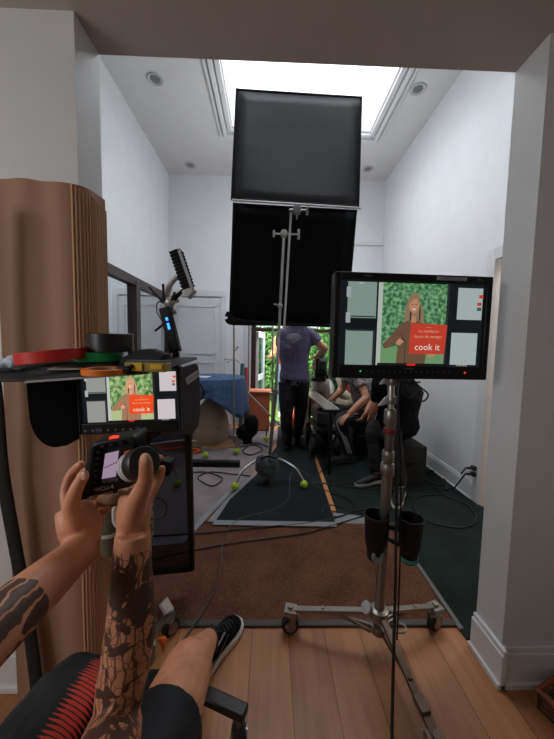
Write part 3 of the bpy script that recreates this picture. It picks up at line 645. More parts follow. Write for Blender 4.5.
# olive bottle in the left stand's holder
q = P(109, 505, .93)
bt = thing('water_bottle', 'olive green bottle with pale band hanging left of the khaki stand', 'bottle', q-V((0, 0, .16)))
MB().lathe(q-V((0, 0, .16)), [(.022, 0), (.026, .004), (.027, .055), (.030, .075), (.034, .08), (.034, .15), (.026, .165), (.018, .17)], n=24).build('body', mat('olive_plastic', (86, 86, 66), .55, var=.2), bt)
MB().lathe(q-V((0, 0, .092)), [(.0335, 0), (.0352, .001), (.0352, .012), (.0335, .013)], n=24).build('band', mat('pale_band', (176, 178, 170), .5), bt)
MB().bar(q+V((.02, .02, -.03)), V((bot.x, 1.0, q.z-.03)), .03, .02).build('clamp', khaki, bt, bevel=.002)
q = P(116, 512, .87); tag(MB().tube([q+V((.006, 0, .03)), q+V((-.004, 0, .012)), q+V((-.004, 0, -.03)), q+V((.012, 0, -.05))], .007, 10, round_ends=True).build('hook', mat('hook_white', (206, 206, 200), .4)), 'small white plastic hook beside the olive bottle', 'hook')

# net flag leaning in its black frame
fa = P(188, 425, 1.10); fb_ = P(192.5, 568, 1.40); fc = V((-.64, 1.36, fb_.z)); fd = V((-.60, 1.10, fa.z))
nf = thing('net_flag', 'black framed dark net flag standing behind the tattooed arm', 'net flag', V(((fb_.x+fc.x)/2, 1.45, .0)))
mb = MB()
for a_, b_2 in ((fa, fb_), (fb_, fc), (fc, fd), (fd, fa)): mb.bar(a_, b_2, .022, .026, upv=(0, -1, .1))
mb.build('frame', blackm, nf, bevel=.002)
mb = MB(); mb.quad([fa, fb_, fc, fd]); mb.build('net', glass('dark_net', (96, 100, 106), .03, .5), nf, smooth=False)

# wireless receiver with antennas on the hood
rc = thing('wireless_receiver', 'slim black wireless receiver with blue lights and stub antennas behind the hood', 'receiver', P(177, 357, 1.0))
a_ = P(176, 352, 1.0); b_2 = P(165, 308, 1.0)
mb = MB(); mb.bar(a_, b_2, .033, .035, upv=(0, 1, 0)); mb.build('body', black, rc, bevel=.004)
mb = MB(); mb.cyl(a_, P(176, 360, 1.0), .012); mb.build('mount', blackm, rc)
ledm = mat('led_blue', (40, 110, 240), .3, emit=3.0)
for t_, s_ in ((.58, .020), (.74, .010)):
    c = X3(a_, b_2, t_)+V((.003, -.0195, 0)); mb = MB(); d = (b_2-a_).normalized(); mb.bar(c-d*s_*.5, c+d*s_*.5, .007, .002, upv=(0, 1, 0)); mb.build('blue_light', ledm, rc)
for p0, p1 in (((164, 303), (149, 287)), ((164, 302), (163, 284)), ((166, 322), (155, 331)), ((170, 304), (175, 292))):
    MB().cyl(P(*p0, 1.0), P(*p1, 1.0), .0045, .0038, n=10).build('antenna', black, rc)
MB().tube([P(163, 322, 1.0), P(157, 312, .99), P(158, 302, .99), P(164, 303, 1.0)], .0022, 8).build('green_cable', mat('cable_teal', (40, 90, 80), .5), rc)
am = thing('mount_arm', 'white curved support arm holding a ribbed black grip above the receiver', 'arm', P(168, 306, 1.02))
MB().tube([P(168, 308, 1.02), P(167, 297, 1.02), P(170, 285, 1.02), P(177, 277, 1.02), P(184, 272, 1.02)], [.012, .014, .011, .011, .010], 12, 5, xax=(0, 1, 0), flat=.8).build('curved_arm', mat('arm_white', (196, 196, 196), .4), am)
mb = MB(); mb.ball(P(170, 302, 1.01), .017); mb.cyl(P(164, 304, 1.0), P(178, 300, 1.03), .008); mb.ball(P(174, 312, 1.02), .009); mb.build('joint', silver, am)
ga, gb = P(176, 251, 1.0), P(189, 290, 1.0); d = (gb-ga).normalized(); sd = d.cross(V((0, 1, 0))).normalized()
MB().bar(ga, gb, .030, .04, upv=(0, 1, 0)).build('grip', black, am, bevel=.006)
mb = MB()
for i in range(11): mb.bar(X3(ga, gb, .05+i*.085)-d*.0022, X3(ga, gb, .05+i*.085)+d*.0022, .037, .044, upv=(0, 1, 0))
mb.build('rib', mat('rib_dark', (14, 14, 15), .85, spec=.1), am)
mb = MB(); mb.bar(P(179, 250, .98), P(192, 288, .98), .008, .012, upv=(0, 1, 0)); mb.build('side_rail', mat('rail_grey', (170, 170, 172), .4, .5), am)
mb = MB(); mb.bar(P(186, 289, 1.0), P(193, 295, 1.0), .035, .035, upv=(0, 1, 0)); mb.build('end_cap', silver, am, bevel=.004)
MB().tube([P(174, 300, 1.01), P(178, 295, 1.01), P(184, 290, 1.0)], .007, 8).build('lever', blackm, am)
cable('cable_loop', 'grey cable loop behind right side of the hood', [P(191, 378, 1.02), P(199, 383, 1.03), P(204, 391, 1.03), P(201, 399, 1.03), P(194, 399, 1.02)], .004, cordg)

# ================================================================ FLAG STAND
def arm_rod(mb, a, b, r): mb.cyl(a, b, r, n=14)
cs = thing('flag_stand', 'tall chrome c-stand with tennis ball feet holding two black flags', 'stand', (0, 2.75, .016))
pb = V((0.0, 2.74, .10)); pm = P(276, 390, 2.74); pt_ = P(284, 234, 2.74)
MB().cyl(pb, pm, .0175, n=16).build('lower_pole', dullst, cs)
MB().tube([pm, X3(pm, pt_, .5), pt_], .0135, 14, 1).build('upper_pole', chrome, cs)
mb = MB(); mb.lathe(X3(pb, pm, .94), [(.02, 0), (.027, .004), (.027, .05), (.02, .055)]); mb.cyl(X3(pb, pm, .96), X3(pb, pm, .96)+V((-.06, -.01, 0)), .009); mb.build('clamp_knob', dullst, cs)
for i, e in enumerate((G(304, 488, .016), G(235, 490, .016), V((-.02, 3.12, .016)))):
    c = V((0, 2.74, .19)); dvec = (e-V((c.x, c.y, e.z)))
    MB().tube([c, c+dvec*.35+V((0, 0, .02)), c+dvec*.75-V((0, 0, .02)), c+dvec*.93-V((0, 0, .09)), V((e.x, e.y, .06))], .012, 12, 5).build('leg', chrome, cs)
    tennis((e.x, e.y, .016+.034), cs)
MB().lathe((0, 2.74, .13), [(.02, 0), (.032, .004), (.032, .09), (.02, .1)]).build('hub', dullst, cs)
g1 = pt_; g2_ = P(297, 210, 2.72)
mb = MB(); mb.lathe(g1-V((.0, .03, 0)), [(.02, 0), (.032, .006), (.032, .05), (.02, .056)], (0, 1, 0)); mb.cyl(g1+V((-.09, 0, 0)), g1+V((.14, 0, .0)), .008); mb.bar(g1+V((.13, 0, -.045)), g1+V((.13, 0, .045)), .022, .016, upv=(0, 1, 0)); mb.bar(g1+V((-.09, 0, -.03)), g1+V((-.09, 0, .03)), .018, .012, upv=(0, 1, 0)); mb.build('grip_head', silver, cs, bevel=.002)
mb = MB(); mb.lathe(g2_-V((0, .03, 0)), [(.024, 0), (.038, .006), (.038, .05), (.024, .056)], (0, 1, 0)); mb.cyl(g2_+V((-.07, 0, 0)), g2_+V((.09, 0, .0)), .008); mb.bar(g2_+V((.09, 0, -.04)), g2_+V((.09, 0, .04)), .024, .016, upv=(0, 1, 0)); mb.cyl(g2_-V((0, 0, .08)), g2_+V((0, 0, .13)), .006); mb.ball(g2_+V((0, 0, .13)), .018); mb.bar(g2_+V((0, 0, .11)), g2_+V((-.04, 0, .10)), .01, .01); mb.build('grip_head', silver, cs, bevel=.002)
MB().ball(P(280, 306, 2.74), .026).cyl(P(280, 306, 2.74), P(274, 304, 2.70), .008).build('clamp', silver, cs)
MB().cyl(P(291, 212, 2.71), P(284, 330, 2.71), .010, n=12).build('grip_arm', silver, cs)
def flag(name, label, c4, Y, dY, sag=0.):
    """black cloth stretched on a steel rod frame; c4 = corner pixels TL TR BR BL"""
    pts = [P(x, y, Y+dy_) for (x, y), dy_ in zip(c4, dY)]
    f = thing(name, label, 'flag', (pts[2]+pts[3])/2)
    mb = MB(); TL, TR, BR, BL = pts; N = 10; grid = []
    for i in range(N+1):
        row = []
        for j in range(N+1):
            u, v = i/N, j/N; p = X3(X3(TL, TR, u), X3(BL, BR, u), v)
            p = p + V((0, .035*math.sin(math.pi*u)*math.sin(math.pi*v)*(1 if sag == 0 else 1), 0)); row.append(mb.bm.verts.new(p))
        grid.append(row)
    for i in range(N):
        for j in range(N): mb._f([grid[i][j], grid[i+1][j], grid[i+1][j+1], grid[i][j+1]])
    o = mb.build('cloth', mat('flag_cloth_'+('a' if sag == 0 else 'b'), (28, 30, 35) if sag == 0 else (10, 12, 14), .62 if sag == 0 else .9, bump=.5, bscale=5, var=.25, vscale=5, spec=.5 if sag == 0 else .15), f, recalc=True)
    s_ = o.modifiers.new('thick', 'SOLIDIFY'); s_.thickness = .006
    mb = MB()
    for a_, b_2 in ((TL, TR), (TR, BR), (BR, BL), (BL, TL)): mb.cyl(a_, b_2, .011, n=10)
    for p in pts: mb.ball(p, .013, 8)
    mb.build('edge_binding', blackcloth, f)
    return f, pts
f1, q1 = flag('black_flag', 'upper black cloth flag square above the steel rod', ((237, 90), (361, 98), (358, 207), (232, 199)), 2.60, (.05, .05, -.02, -.02))
MB().cyl(q1[3]+V((-.0, -.015, -.016)), q1[2]+V((.02, -.015, -.016)), .009, n=12).build('steel_rod', silver, f1)
f2, q2 = flag('black_flag', 'lower darker black flag hanging below the first, behind poles', ((234, 204), (356, 211), (346, 327), (230, 322)), 2.84, (0, 0, 0, 0), sag=1)
mb = MB(); bl, br = q2[3], q2[2]
pts = [bl+V((-.0, -.01, .09)), bl+V((.0, -.01, .02)), X3(bl, br, .12)+V((0, -.01, -.0)), X3(bl, br, .5)+V((0, -.01, -.0)), br+V((0, -.01, .01))]
mb.tube(pts, [.03, .045, .028, .014, .012], 10, 5, xax=(0, 0, 1), flat=.5); mb.build('rolled_hem', duvetyne, f2)
sb = thing('sandbag', 'dark grey sandbag slumped over the flag stand legs', 'sandbag', (-.02, 2.58, .016))
mb = MB(); mb.ball((-.055, 2.585, .185), (.060, .045, .095)); mb.ball((.045, 2.585, .18), (.055, .045, .10)); mb.ball((-.005, 2.58, .13), (.065, .05, .10)); mb.ball((-.09, 2.58, .25), (.02, .02, .03), 8); mb.ball((.07, 2.58, .26), (.02, .02, .03), 8)
mb.build('bag', mat('sandbag_grey', (72, 78, 84), .85, bump=.3, bscale=60), sb, remesh=.006, sm=6, disp=(.025, .05))
MB().tube([(-.06, 2.54, .26), (0, 2.53, .29), (.06, 2.54, .265)], .008, 8).build('handle', blackcloth, sb)
MB().box((0, 2.62, .05), (.03, .03, .07)).build('bag_tail', blackcloth, sb, bevel=.004)

def small_stand(label, base, ptop, r, feet, arms=(), m=chrome):
    t_ = thing('light_stand', label, 'stand', base)
    MB().cyl(base+V((0, 0, .16)), ptop, r, n=12).build('pole', m, t_)
    for e in feet:
        c = V((base.x, base.y, .24)); d = e-V((base.x, base.y, e.z))
        MB().tube([c, c+d*.5-V((0, 0, .0)), c+d*.85-V((0, 0, .04)), V((e.x, e.y, .05))], .011, 10, 5).build('leg', m, t_); tennis((e.x, e.y, .049), t_)
    for a_, b_2 in arms: MB().cyl(a_, b_2, .008, n=8).ball(b_2, .012, 8).build('clamp', silver, t_)
    return t_
b_ = V((G(235, 440).x, 3.25, .012)); b_.x = P(234, 420, 3.25).x
small_stand('slender chrome stand before the blue table, balls on its feet', b_, P(234, 322, 3.25), .011, [G(236, 454, .012), G(206, 439, .012), V((b_.x+.03, 3.33, .012))],
            [(P(234, 352, 3.25), P(238, 347, 3.2)), (P(234, 358, 3.25), P(239, 362, 3.2)), (P(234, 360, 3.25), P(225, 359, 3.2)), (P(234, 359, 3.25), P(228, 362, 3.15))])
b_ = V((P(272, 420, 3.7).x, 3.7, .016))
s3 = small_stand('thin grey stand with one ball foot beside the orange box', b_, P(273, 320, 3.7), .010, [G(266, 441, .016), V((b_.x+.2, 3.95, .016))])
mb = MB(); mb.bar(P(247, 392, 3.6), P(285, 430, 3.42), .022, .012); mb.build('brace', mat('brace_grey', (140, 132, 122), .5, .3), s3)
mb = MB(); tq = P(248, 425, 4.0); mb.cyl(P(249, 322, 4.0), V((tq.x, 4.0, .015)), .010); tag(mb.build('thin_pole', dullst), 'thin dark pole upright at left side of glass doors', 'pole')
b_ = G(150, 450); b_ = V((-1.18, 2.95, .012))
small_stand('stand hidden behind hooded monitor with ball foot on mauve carpet', b_, V((-1.20, 2.95, .95)), .011, [G(205, 458, .012), G(178, 487, .012)])

# ================================================================ ROUND TABLE
TB = V((-.74, 3.78, 0)); tz_ = .835; TR_ = .42
tb = thing('round_table', 'round table hidden under a blue quilted blanket near back door', 'table', TB)
MB().lathe(TB, [(.02, tz_-.03), (TR_-.01, tz_-.03), (TR_, tz_-.025), (TR_, tz_-.004), (.02, tz_-.004)], n=40).build('tabletop', mat('table_beige', (190, 176, 156), .5), tb)
MB().lathe(TB+V((0, 0, .012)), [(.04, 0), (.17, .0), (.22, .06), (.235, .18), (.21, .34), (.16, .44), (.10, .50), (.06, .56), (.06, tz_-.045)], n=32).build('pedestal', mat('pedestal_beige', (176, 158, 136), .6, var=.1), tb)
mb = MB(); n = 64; rings = []
def hang(a):  # drop of the cloth round the table
    return .27 + .04*math.sin(2*a+1.0) + .04*math.sin(5*a) + .24*max(0, math.cos(a+.35))**6
for k, rr in enumerate((0.001, .2, .36, TR_+.004)): rings.append([mb.bm.verts.new(TB+V((rr*math.cos(2*math.pi*i/n), rr*math.sin(2*math.pi*i/n), tz_+.004+.003*math.sin(i*3.1)))) for i in range(n)])
for k in range(1, 9):
    t_ = k/8; rings.append([mb.bm.verts.new(TB+V(((TR_+.012+t_*(.02+.026*math.sin(9*2*math.pi*i/n)+.015*math.sin(5*2*math.pi*i/n)))*math.cos(2*math.pi*i/n), (TR_+.012+t_*(.02+.026*math.sin(9*2*math.pi*i/n)))*math.sin(2*math.pi*i/n), tz_-t_*hang(2*math.pi*i/n)))) for i in range(n)])
for a_, b_2 in zip(rings, rings[1:]):
    for i in range(n): mb._f([a_[i], a_[(i+1) % n], b_2[(i+1) % n], b_2[i]])
mb._f(rings[0])
qm = bpy.data.materials.new('blue_quilt'); qm.use_nodes = True; nt = qm.node_tree; L = nt.links; b_n = nt.nodes['Principled BSDF']
tc = nd(nt, 'ShaderNodeTexCoord'); mp = nd(nt, 'ShaderNodeMapping'); mp.inputs['Scale'].default_value = (18, 18, 18); mp.inputs['Rotation'].default_value = (.5, .4, .8); L.new(tc.outputs['Object'], mp.inputs[0])
vo = nd(nt, 'ShaderNodeTexVoronoi', Scale=1.); vo.distance = 'CHEBYCHEV'; vo.inputs['Randomness'].default_value = 0; L.new(mp.outputs[0], vo.inputs['Vector'])
cr = nd(nt, 'ShaderNodeValToRGB'); cr.color_ramp.elements[0].color = lin((74, 102, 142)); cr.color_ramp.elements[1].color = lin((46, 66, 102)); L.new(vo.outputs['Distance'], cr.inputs[0]); L.new(cr.outputs[0], b_n.inputs['Base Color'])
bp = nd(nt, 'ShaderNodeBump', Strength=.6, Distance=.02); bp.invert = True; L.new(vo.outputs['Distance'], bp.inputs['Height']); L.new(bp.outputs[0], b_n.inputs['Normal']); b_n.inputs['Roughness'].default_value = .9
bl_ = mb.build('quilted_blanket', qm, loc=TB+V((0, 0, .4))); s_ = bl_.modifiers.new('thick', 'SOLIDIFY'); s_.thickness = .008; s_.offset = 1
tag(bl_, 'blue quilted moving blanket draped over the round table', 'blanket')
pp = P(203, 381, 3.75); MB_ = MB().prism([(pp.x-.09, 3.62, tz_+.014), (pp.x+.08, 3.60, tz_+.014), (pp.x+.10, 3.78, tz_+.014), (pp.x-.07, 3.80, tz_+.014)], (0, 0, .003)); tag(MB_.build('paper_sheet', mat('paper_white', (225, 228, 232), .6), smooth=False), 'white sheet of paper lying on the blue blanket', 'paper')
# stuff on floor near table
q = G(213, 456); mb = MB(); a_ = G(192, 466, .012); b_2 = G(240, 466, .012)
mb.box((X3(a_, b_2, .5)+V((0, 0, .028))), ((b_2-a_).length, .07, .055)); mb.box((X3(a_, b_2, .5)+V((0, -.02, .06))), ((b_2-a_).length*.6, .03, .012))
tag(mb.build('power_strip', black, bevel=.008), 'long flat black case lying on mauve carpet between tennis balls', 'case')
mb = MB(); c = G(226, 444, .012)
mb.prism([c+V((-.45, -.05, .003)), c+V((-.1, -.22, .003)), c+V((.12, -.12, .003)), c+V((.10, .1, .02)), c+V((-.25, .22, .02))], (0, 0, .004)); tag(mb.build('cardboard_scrap', mat('card_tan', (190, 152, 108), .8)), 'flat tan cardboard scrap on the carpet below the blue table', 'cardboard')
mb = MB(); c = G(214, 436, .02); mb.loft([(c+V((-.13, 0, .08)), V((0, 1, 0)), V((0, 0, 1)), .07, .06), (c+V((.12, .05, .13)), V((0, 1, 0)), V((0, 0, 1)), .09, .08)], 12); tag(mb.build('paper_bag', mat('bag_brown', (178, 138, 98), .85, bump=.4, bscale=20)), 'crumpled brown paper bag leaning beneath the table', 'bag')
oc = mat('orange_cord', (220, 88, 40), .6)
o0 = G(193, 452, .012); pts = [o0+V((.07*math.cos(k*1.3)*(1+.3*math.sin(k)), .06*math.sin(k*1.3), .012+.004*(k % 3))) for k in range(26)]
cable('extension_cord', 'orange extension cord coiled on mauve carpet by the hood', pts, .008, oc, 'cord')
for (cx_, cy_, cl, nm_, lb_2) in ((170, 449, (226, 70, 34), 'cord_red', 'bright red orange cord heap on carpet seen just below hooded monitor'), (160, 444, (44, 92, 170), 'cord_blue', 'blue cord heap on carpet seen just below hooded monitor')):
    o0 = G(cx_, cy_, .012); pts = [o0+V((.13*math.cos(k*1.3)*(1+.3*math.sin(k)), .11*math.sin(k*1.3), .014+.006*(k % 5))) for k in range(34)]
    cable('extension_cord', lb_2, pts, .012, mat(nm_, cl, .6), 'cord')
MB1 = MB().tube([G(190, 473, .014)+V((0, 0, 0)), G(205, 472, .02), G(222, 478, .02), G(212, 486, .02), G(198, 478, .02), G(210, 472, .02), G(232, 474, .02), G(250, 476, .02)], .006, 8, 6); tag(MB1.build('cable_coil', cord), 'black cable looped loosely on mauve carpet near tennis ball', 'cable')
cable('cable_coil', 'tangled black cable at the foot of slender stand by table', [G(240, 447, .02), G(255, 445, .02), G(262, 450, .02), G(250, 455, .02), G(243, 450, .02), G(256, 443, .02), G(268, 447, .02)], .008)
c = G(252, 446, .012); c.z = .0
mb = MB(); mb.ball((c.x-.02, c.y+.1, .24), (.10, .07, .15)); mb.ball((c.x-.10, c.y+.1, .15), (.12, .07, .10)); mb.box((c.x-.06, c.y+.1, .06), (.12, .07, .10))
tag(mb.build('sandbag', blackcloth, remesh=.01, sm=5, disp=(.03, .06)), 'black sandbag slung at the right edge of the blue blanket', 'sandbag')
# orange terracotta box by door
bx = P(254, 412, 4.35); 
mb = MB(); cx, cy = (P(249, 400, 4.35).x+P(270, 400, 4.35).x)/2, 4.42; zt_ = P(260, 391, 4.35).z; zt_ = max(zt_, .5)
ob = thing('wooden_stool', 'reddish terracotta wooden box stool beside the open doors', 'stool', (cx, cy, .0))
MB().box((cx, cy, zt_/2), (.30, .28, zt_-.03)).build('body', mat('terracotta', (176, 92, 62), .6, var=.1), ob, bevel=.01); MB().box((cx, cy, zt_-.01), (.34, .32, .03)).build('top', mat('terracotta_top', (190, 108, 76), .5), ob, bevel=.006)
mb = MB(); c = P(299, 402, 4.5); mb.lathe((c.x-.05, 4.46, .016), [(.02, 0), (.16, .0), (.19, .05), (.19, .20), (.15, .25), (.02, .27)], n=28); tag(mb.build('orange_pouf', mat('coral', (222, 92, 52), .7)), 'round orange pouf on floor left behind the standing man', 'pouf')
c = P(240, 385, 4.3); mb = MB().cyl((c.x, 4.45, .012), (c.x+.02, 4.45, .98), .03); mb.mi = 1; mb.cyl((c.x+.075, 4.5, .012), (c.x+.07, 4.5, .92), .028); tag(mb.build('umbrella_roll', [mat('roll_teal', (44, 104, 104), .7), mat('roll_pink', (176, 60, 70), .7)]), 'rolled teal and pink fabric upright in corner near doors', 'fabric roll')

# ================================================================ PEOPLE
def hand(mb, w, d, side, s=1., curl=.5):
    """relaxed hand from wrist w along d; side = thumb direction"""
    d = V(d).normalized(); side = V(side); side = (side-d*side.dot(d)).normalized(); n_ = d.cross(side)
    mb.tube([w, w+d*.05*s, w+d*.085*s], [.024*s, .036*s, .034*s], 12, 3, xax=side, flat=.5)
    for k, (o, ln) in enumerate(((.028, .07), (.010, .078), (-.009, .072), (-.027, .056))):
        b = w+d*.08*s+side*o*s; c1 = b+(d*math.cos(curl*.5)+n_*math.sin(curl*.5))*ln*.45*s; c2 = c1+(d*math.cos(curl*1.3)+n_*math.sin(curl*1.3))*ln*.33*s; c3 = c2+(d*math.cos(curl*2)+n_*math.sin(curl*2))*ln*.25*s
        mb.tube([b, c1, c2, c3], [.0095*s, .009*s, .0082*s, .007*s], 8, 2, round_ends=True)
    t0 = w+d*.025*s+side*.022*s; t1 = t0+(d*.6+side*.7)*.038*s; t2 = t1+(d*.9+side*.3)*.028*s
    mb.tube([w+d*.01*s, t0, t1, t2], [.016*s, .014*s, .0105*s, .0085*s], 8, 2, round_ends=True)
def person(name, label, J, top, pants, shoes, vox=.011, sleeve=.55, hair=None, hairlen=0., legcut=1., headR=None, hand_kw={}, trouser_w=1., top_w=1., bulk=1.):
    """J: joint dictionary of world points; returns the Empty"""
    base = V((J['pelvis'].x, J['pelvis'].y, .0)); t_ = thing(name, label, 'person', base)
    g = lambda k: V(J[k])
    pel, ch, nk, hd = g('pelvis'), g('chest'), g('neck'), g('head')
    sL, sR = g('shL'), g('shR'); ax = (sR-sL).normalized(); hx = (g('hipR')-g('hipL')).normalized()
    def torso(mb, e=0., lo=0.):
        spine = nk-pel; fx = ax.cross(spine.normalized()).normalized(); fh = hx.cross(spine.normalized()).normalized()
        secs = [(pel-spine*.12, hx, fh, .13+e, .09+e), (pel, hx, fh, .165+e, .115+e), (X3(pel, ch, .5), ax, fx, .145+e, .10+e), (ch, ax, fx, .175+e, .115+e), (X3(ch, nk, .6), ax, fx, .17+e, .10+e), (X3(ch, nk, .92), ax, fx, .10+e, .07+e)]
        mb.loft([(c_, a_, b_, p_*bulk, q_*bulk) for c_, a_, b_, p_, q_ in secs[int(lo):]], 20)
    mb = MB(); torso(mb)
    mb.tube([X3(ch, nk, .7), nk, X3(nk, hd, .6)], [.07, .055, .052], 12, 3)
    up_ = (hd-nk).normalized(); fwd = V(J['face']).normalized(); fwd = (fwd-up_*fwd.dot(up_)).normalized(); sd_ = fwd.cross(up_)
    HR = Matrix((sd_, fwd, up_)).transposed()
    mb.ball(hd, (.074, .094, .112), 18, R=HR); mb.ball(hd-up_*.06+fwd*.03, (.052, .06, .058), 12, R=HR)
    mb.tube([hd+fwd*.09+up_*.02, hd+fwd*.112-up_*.018], [.008, .014], 8, 1, round_ends=True)
    for s_ in (-1, 1): mb.ball(hd+sd_*.078*s_-fwd*.005, (.012, .02, .032), 10, R=HR)
    mb.ball(hd+fwd*.088-up_*.055, (.024, .012, .009), 10, R=HR)
    for s_, S, E_, W, HP, K, A_ in ((-1, 'shL', 'elL', 'wrL', 'hipL', 'knL', 'anL'), (1, 'shR', 'elR', 'wrR', 'hipR', 'knR', 'anR')):
        S, E_, W, HP, K, A_ = g(S), g(E_), g(W), g(HP), g(K), g(A_)
        mb.tube([X3(S, ch, .3), S, X3(S, E_, .5), E_], [.055, .055, .047, .040], 12, 4); mb.tube([X3(S, E_, .9), E_, X3(E_, W, .35), W], [.038, .040, .041, .027], 12, 4)
        hand(mb, W, (W-E_), V(J.get('thumb'+('L' if s_ < 0 else 'R'), -ax*s_)), 1., **hand_kw)
        mb.tube([HP, X3(HP, K, .5), K], [.085, .075, .056], 12, 3); mb.tube([K, X3(K, A_, .35), A_, A_-V((0, 0, .03))], [.055, .056, .037, .035], 12, 3)
    mb.build('body', skin, t_, remesh=vox, sm=3)
    # eyes
    mb = MB()
    for s_ in (-1, 1): mb.ball(hd+sd_*.03*s_+fwd*.086+up_*.008, (.013, .008, .009), 10, R=HR)
    mb.build('eyes', mat('eye_white', (60, 50, 46), .3), t_)
    if hair:
        mb = MB(); mb.ball(hd+up_*.018-fwd*.012, (.086, .10, .112), 18, R=HR)
        if hairlen: mb.tube([hd-fwd*.05, hd-fwd*.07-up_*hairlen*.5, hd-fwd*.06-up_*hairlen], [.085, .09, .05], 12, 3, xax=sd_, flat=.6)
        mb.build('hair', mat(*hair), t_, remesh=.008, sm=2, disp=(.01, .03))
    mb = MB(); torso(mb, .014*top_w, 0 if J.get('long', 1) else 1)
    for S, E_, W in (('shL', 'elL', 'wrL'), ('shR', 'elR', 'wrR')):
        S, E_, W = g(S), g(E_), g(W)
        if sleeve <= 1: mb.tube([X3(S, ch, .4), S, X3(S, E_, sleeve)], [.075, .074, .070], 14, 4)
        else: mb.tube([X3(S, ch, .4), S, X3(S, E_, .5), E_, X3(E_, W, .5), X3(E_, W, .95)], [.07, .07, .062, .055, .05, .04], 14, 4)
    mb.build('top', top, t_, remesh=vox, sm=4, disp=(.018, .08))
    mb = MB(); spine = nk-pel; fh = hx.cross(spine.normalized()).normalized()
    mb.loft([(pel-spine*.14, hx, fh, .13, .10), (pel-spine*.02, hx, fh, .175, .128), (pel+spine*.06, hx, fh, .165, .118)], 20)
    for HP, K, A_ in (('hipL', 'knL', 'anL'), ('hipR', 'knR', 'anR')):
        HP, K, A_ = g(HP), g(K), g(A_)
        mb.tube([HP, X3(HP, K, .5), K, X3(K, A_, .4), X3(K, A_, .97)] if legcut >= 1 else [HP, X3(HP, K, .5), X3(HP, K, .85)], [.10*trouser_w, .09*trouser_w, .072*trouser_w, .068*trouser_w, .058*trouser_w] if legcut >= 1 else [.1, .095, .09], 14, 4)
    mb.build('trousers', pants, t_, remesh=vox, sm=4, disp=(.02, .07))
    for A_, T_ in (('anL', 'toeL'), ('anR', 'toeR')):
        A_, T_ = g(A_), g(T_); d = V((T_.x-A_.x, T_.y-A_.y, 0)).normalized(); h0 = V((A_.x, A_.y, T_.z))-d*.05; sx = V((-d.y, d.x, 0))
        mb = MB(); mb.tube([h0+V((0, 0, .045)), h0+d*.10+V((0, 0, .05)), h0+d*.19+V((0, 0, .035)), h0+d*.26+V((0, 0, .028))], [.038, .042, .044, .03], 14, 4, xax=sx, flat=.75, round_ends=True); mb.tube([h0+d*.03+V((0, 0, .05)), V((A_.x, A_.y, T_.z+.10))], [.042, .042], 12, 1)
        sh_ = mb.build('shoe', shoes[0], t_, remesh=.008, sm=2)
        mb = MB(); secs = [(h0-d*.035, .028), (h0, .037), (h0+d*.08, .036), (h0+d*.18, .045), (h0+d*.25, .038), (h0+d*.29, .015)]
        L1 = [p+sx*w for p, w in secs]+[p-sx*w for p, w in secs[::-1]]; mb.prism([p+V((0, 0, .002)) for p in L1], (0, 0, .022)); mb.build('sole', shoes[1], sh_)
    return t_

# standing camera operator seen from behind
px0 = P(300, 400, 3.45)
hipz = P(297, 372, 3.45).z
def Q(x, y, Y=3.45): return P(299+(x-299)*.88-4.8, y, Y)
J = dict(pelvis=Q(300, 378), chest=Q(299, 348), neck=Q(301, 322, 3.44), head=Q(306, 303, 3.36), face=V((.3, 1, -.3)), shL=Q(286, 334), shR=Q(315, 334), elL=Q(284, 356, 3.3), wrL=Q(296, 366, 3.12+.55), elR=Q(330, 350, 3.42), wrR=Q(318, 364, 3.70),
         hipL=Q(291, 382), hipR=Q(307, 382), knL=Q(290, 415, 3.42), knR=Q(306, 412, 3.55), anL=Q(291, 444, 3.50), anR=Q(302, 437, 3.75), toeL=V((Q(293, 450).x, 3.66, .018)), toeR=V((Q(306, 440).x, 3.95, .018)))
J['elL'] = Q(283, 356, 3.55); J['wrL'] = Q(297, 360, 3.75); J['elR'] = Q(334, 349, 3.44); J['wrR'] = Q(325, 356, 3.66)
J['anL'].z = .10; J['anR'].z = .10
tee = mat('heather_purple_tee', (98, 92, 122), .85, bump=.4, bscale=22, var=.16, vscale=25)
man = person('person', 'person in heather purple t-shirt and black jeans standing with back turned', J, tee, denim, (rubber, mat('sole_dark', (60, 58, 56), .6)), hair=('hair_brown', (66, 48, 36), .7), trouser_w=1.03)
# grey chest-back print on the shirt
mb = MB(); c = Q(299, 336, 3.295)
for (w, h, z) in ((.15, .012, .0), (.20, .02, -.022), (.10, .012, -.046), (.05, .014, -.066)): mb.box(c+V((0, -.0, z)), (w*.9, .004, h))
mb.ball(c+V((0, 0, -.015)), (.08, .006, .045)); mb.build('shirt_print', mat('print_grey', (150, 148, 164), .8, var=.5, vscale=40), man, smooth=False)

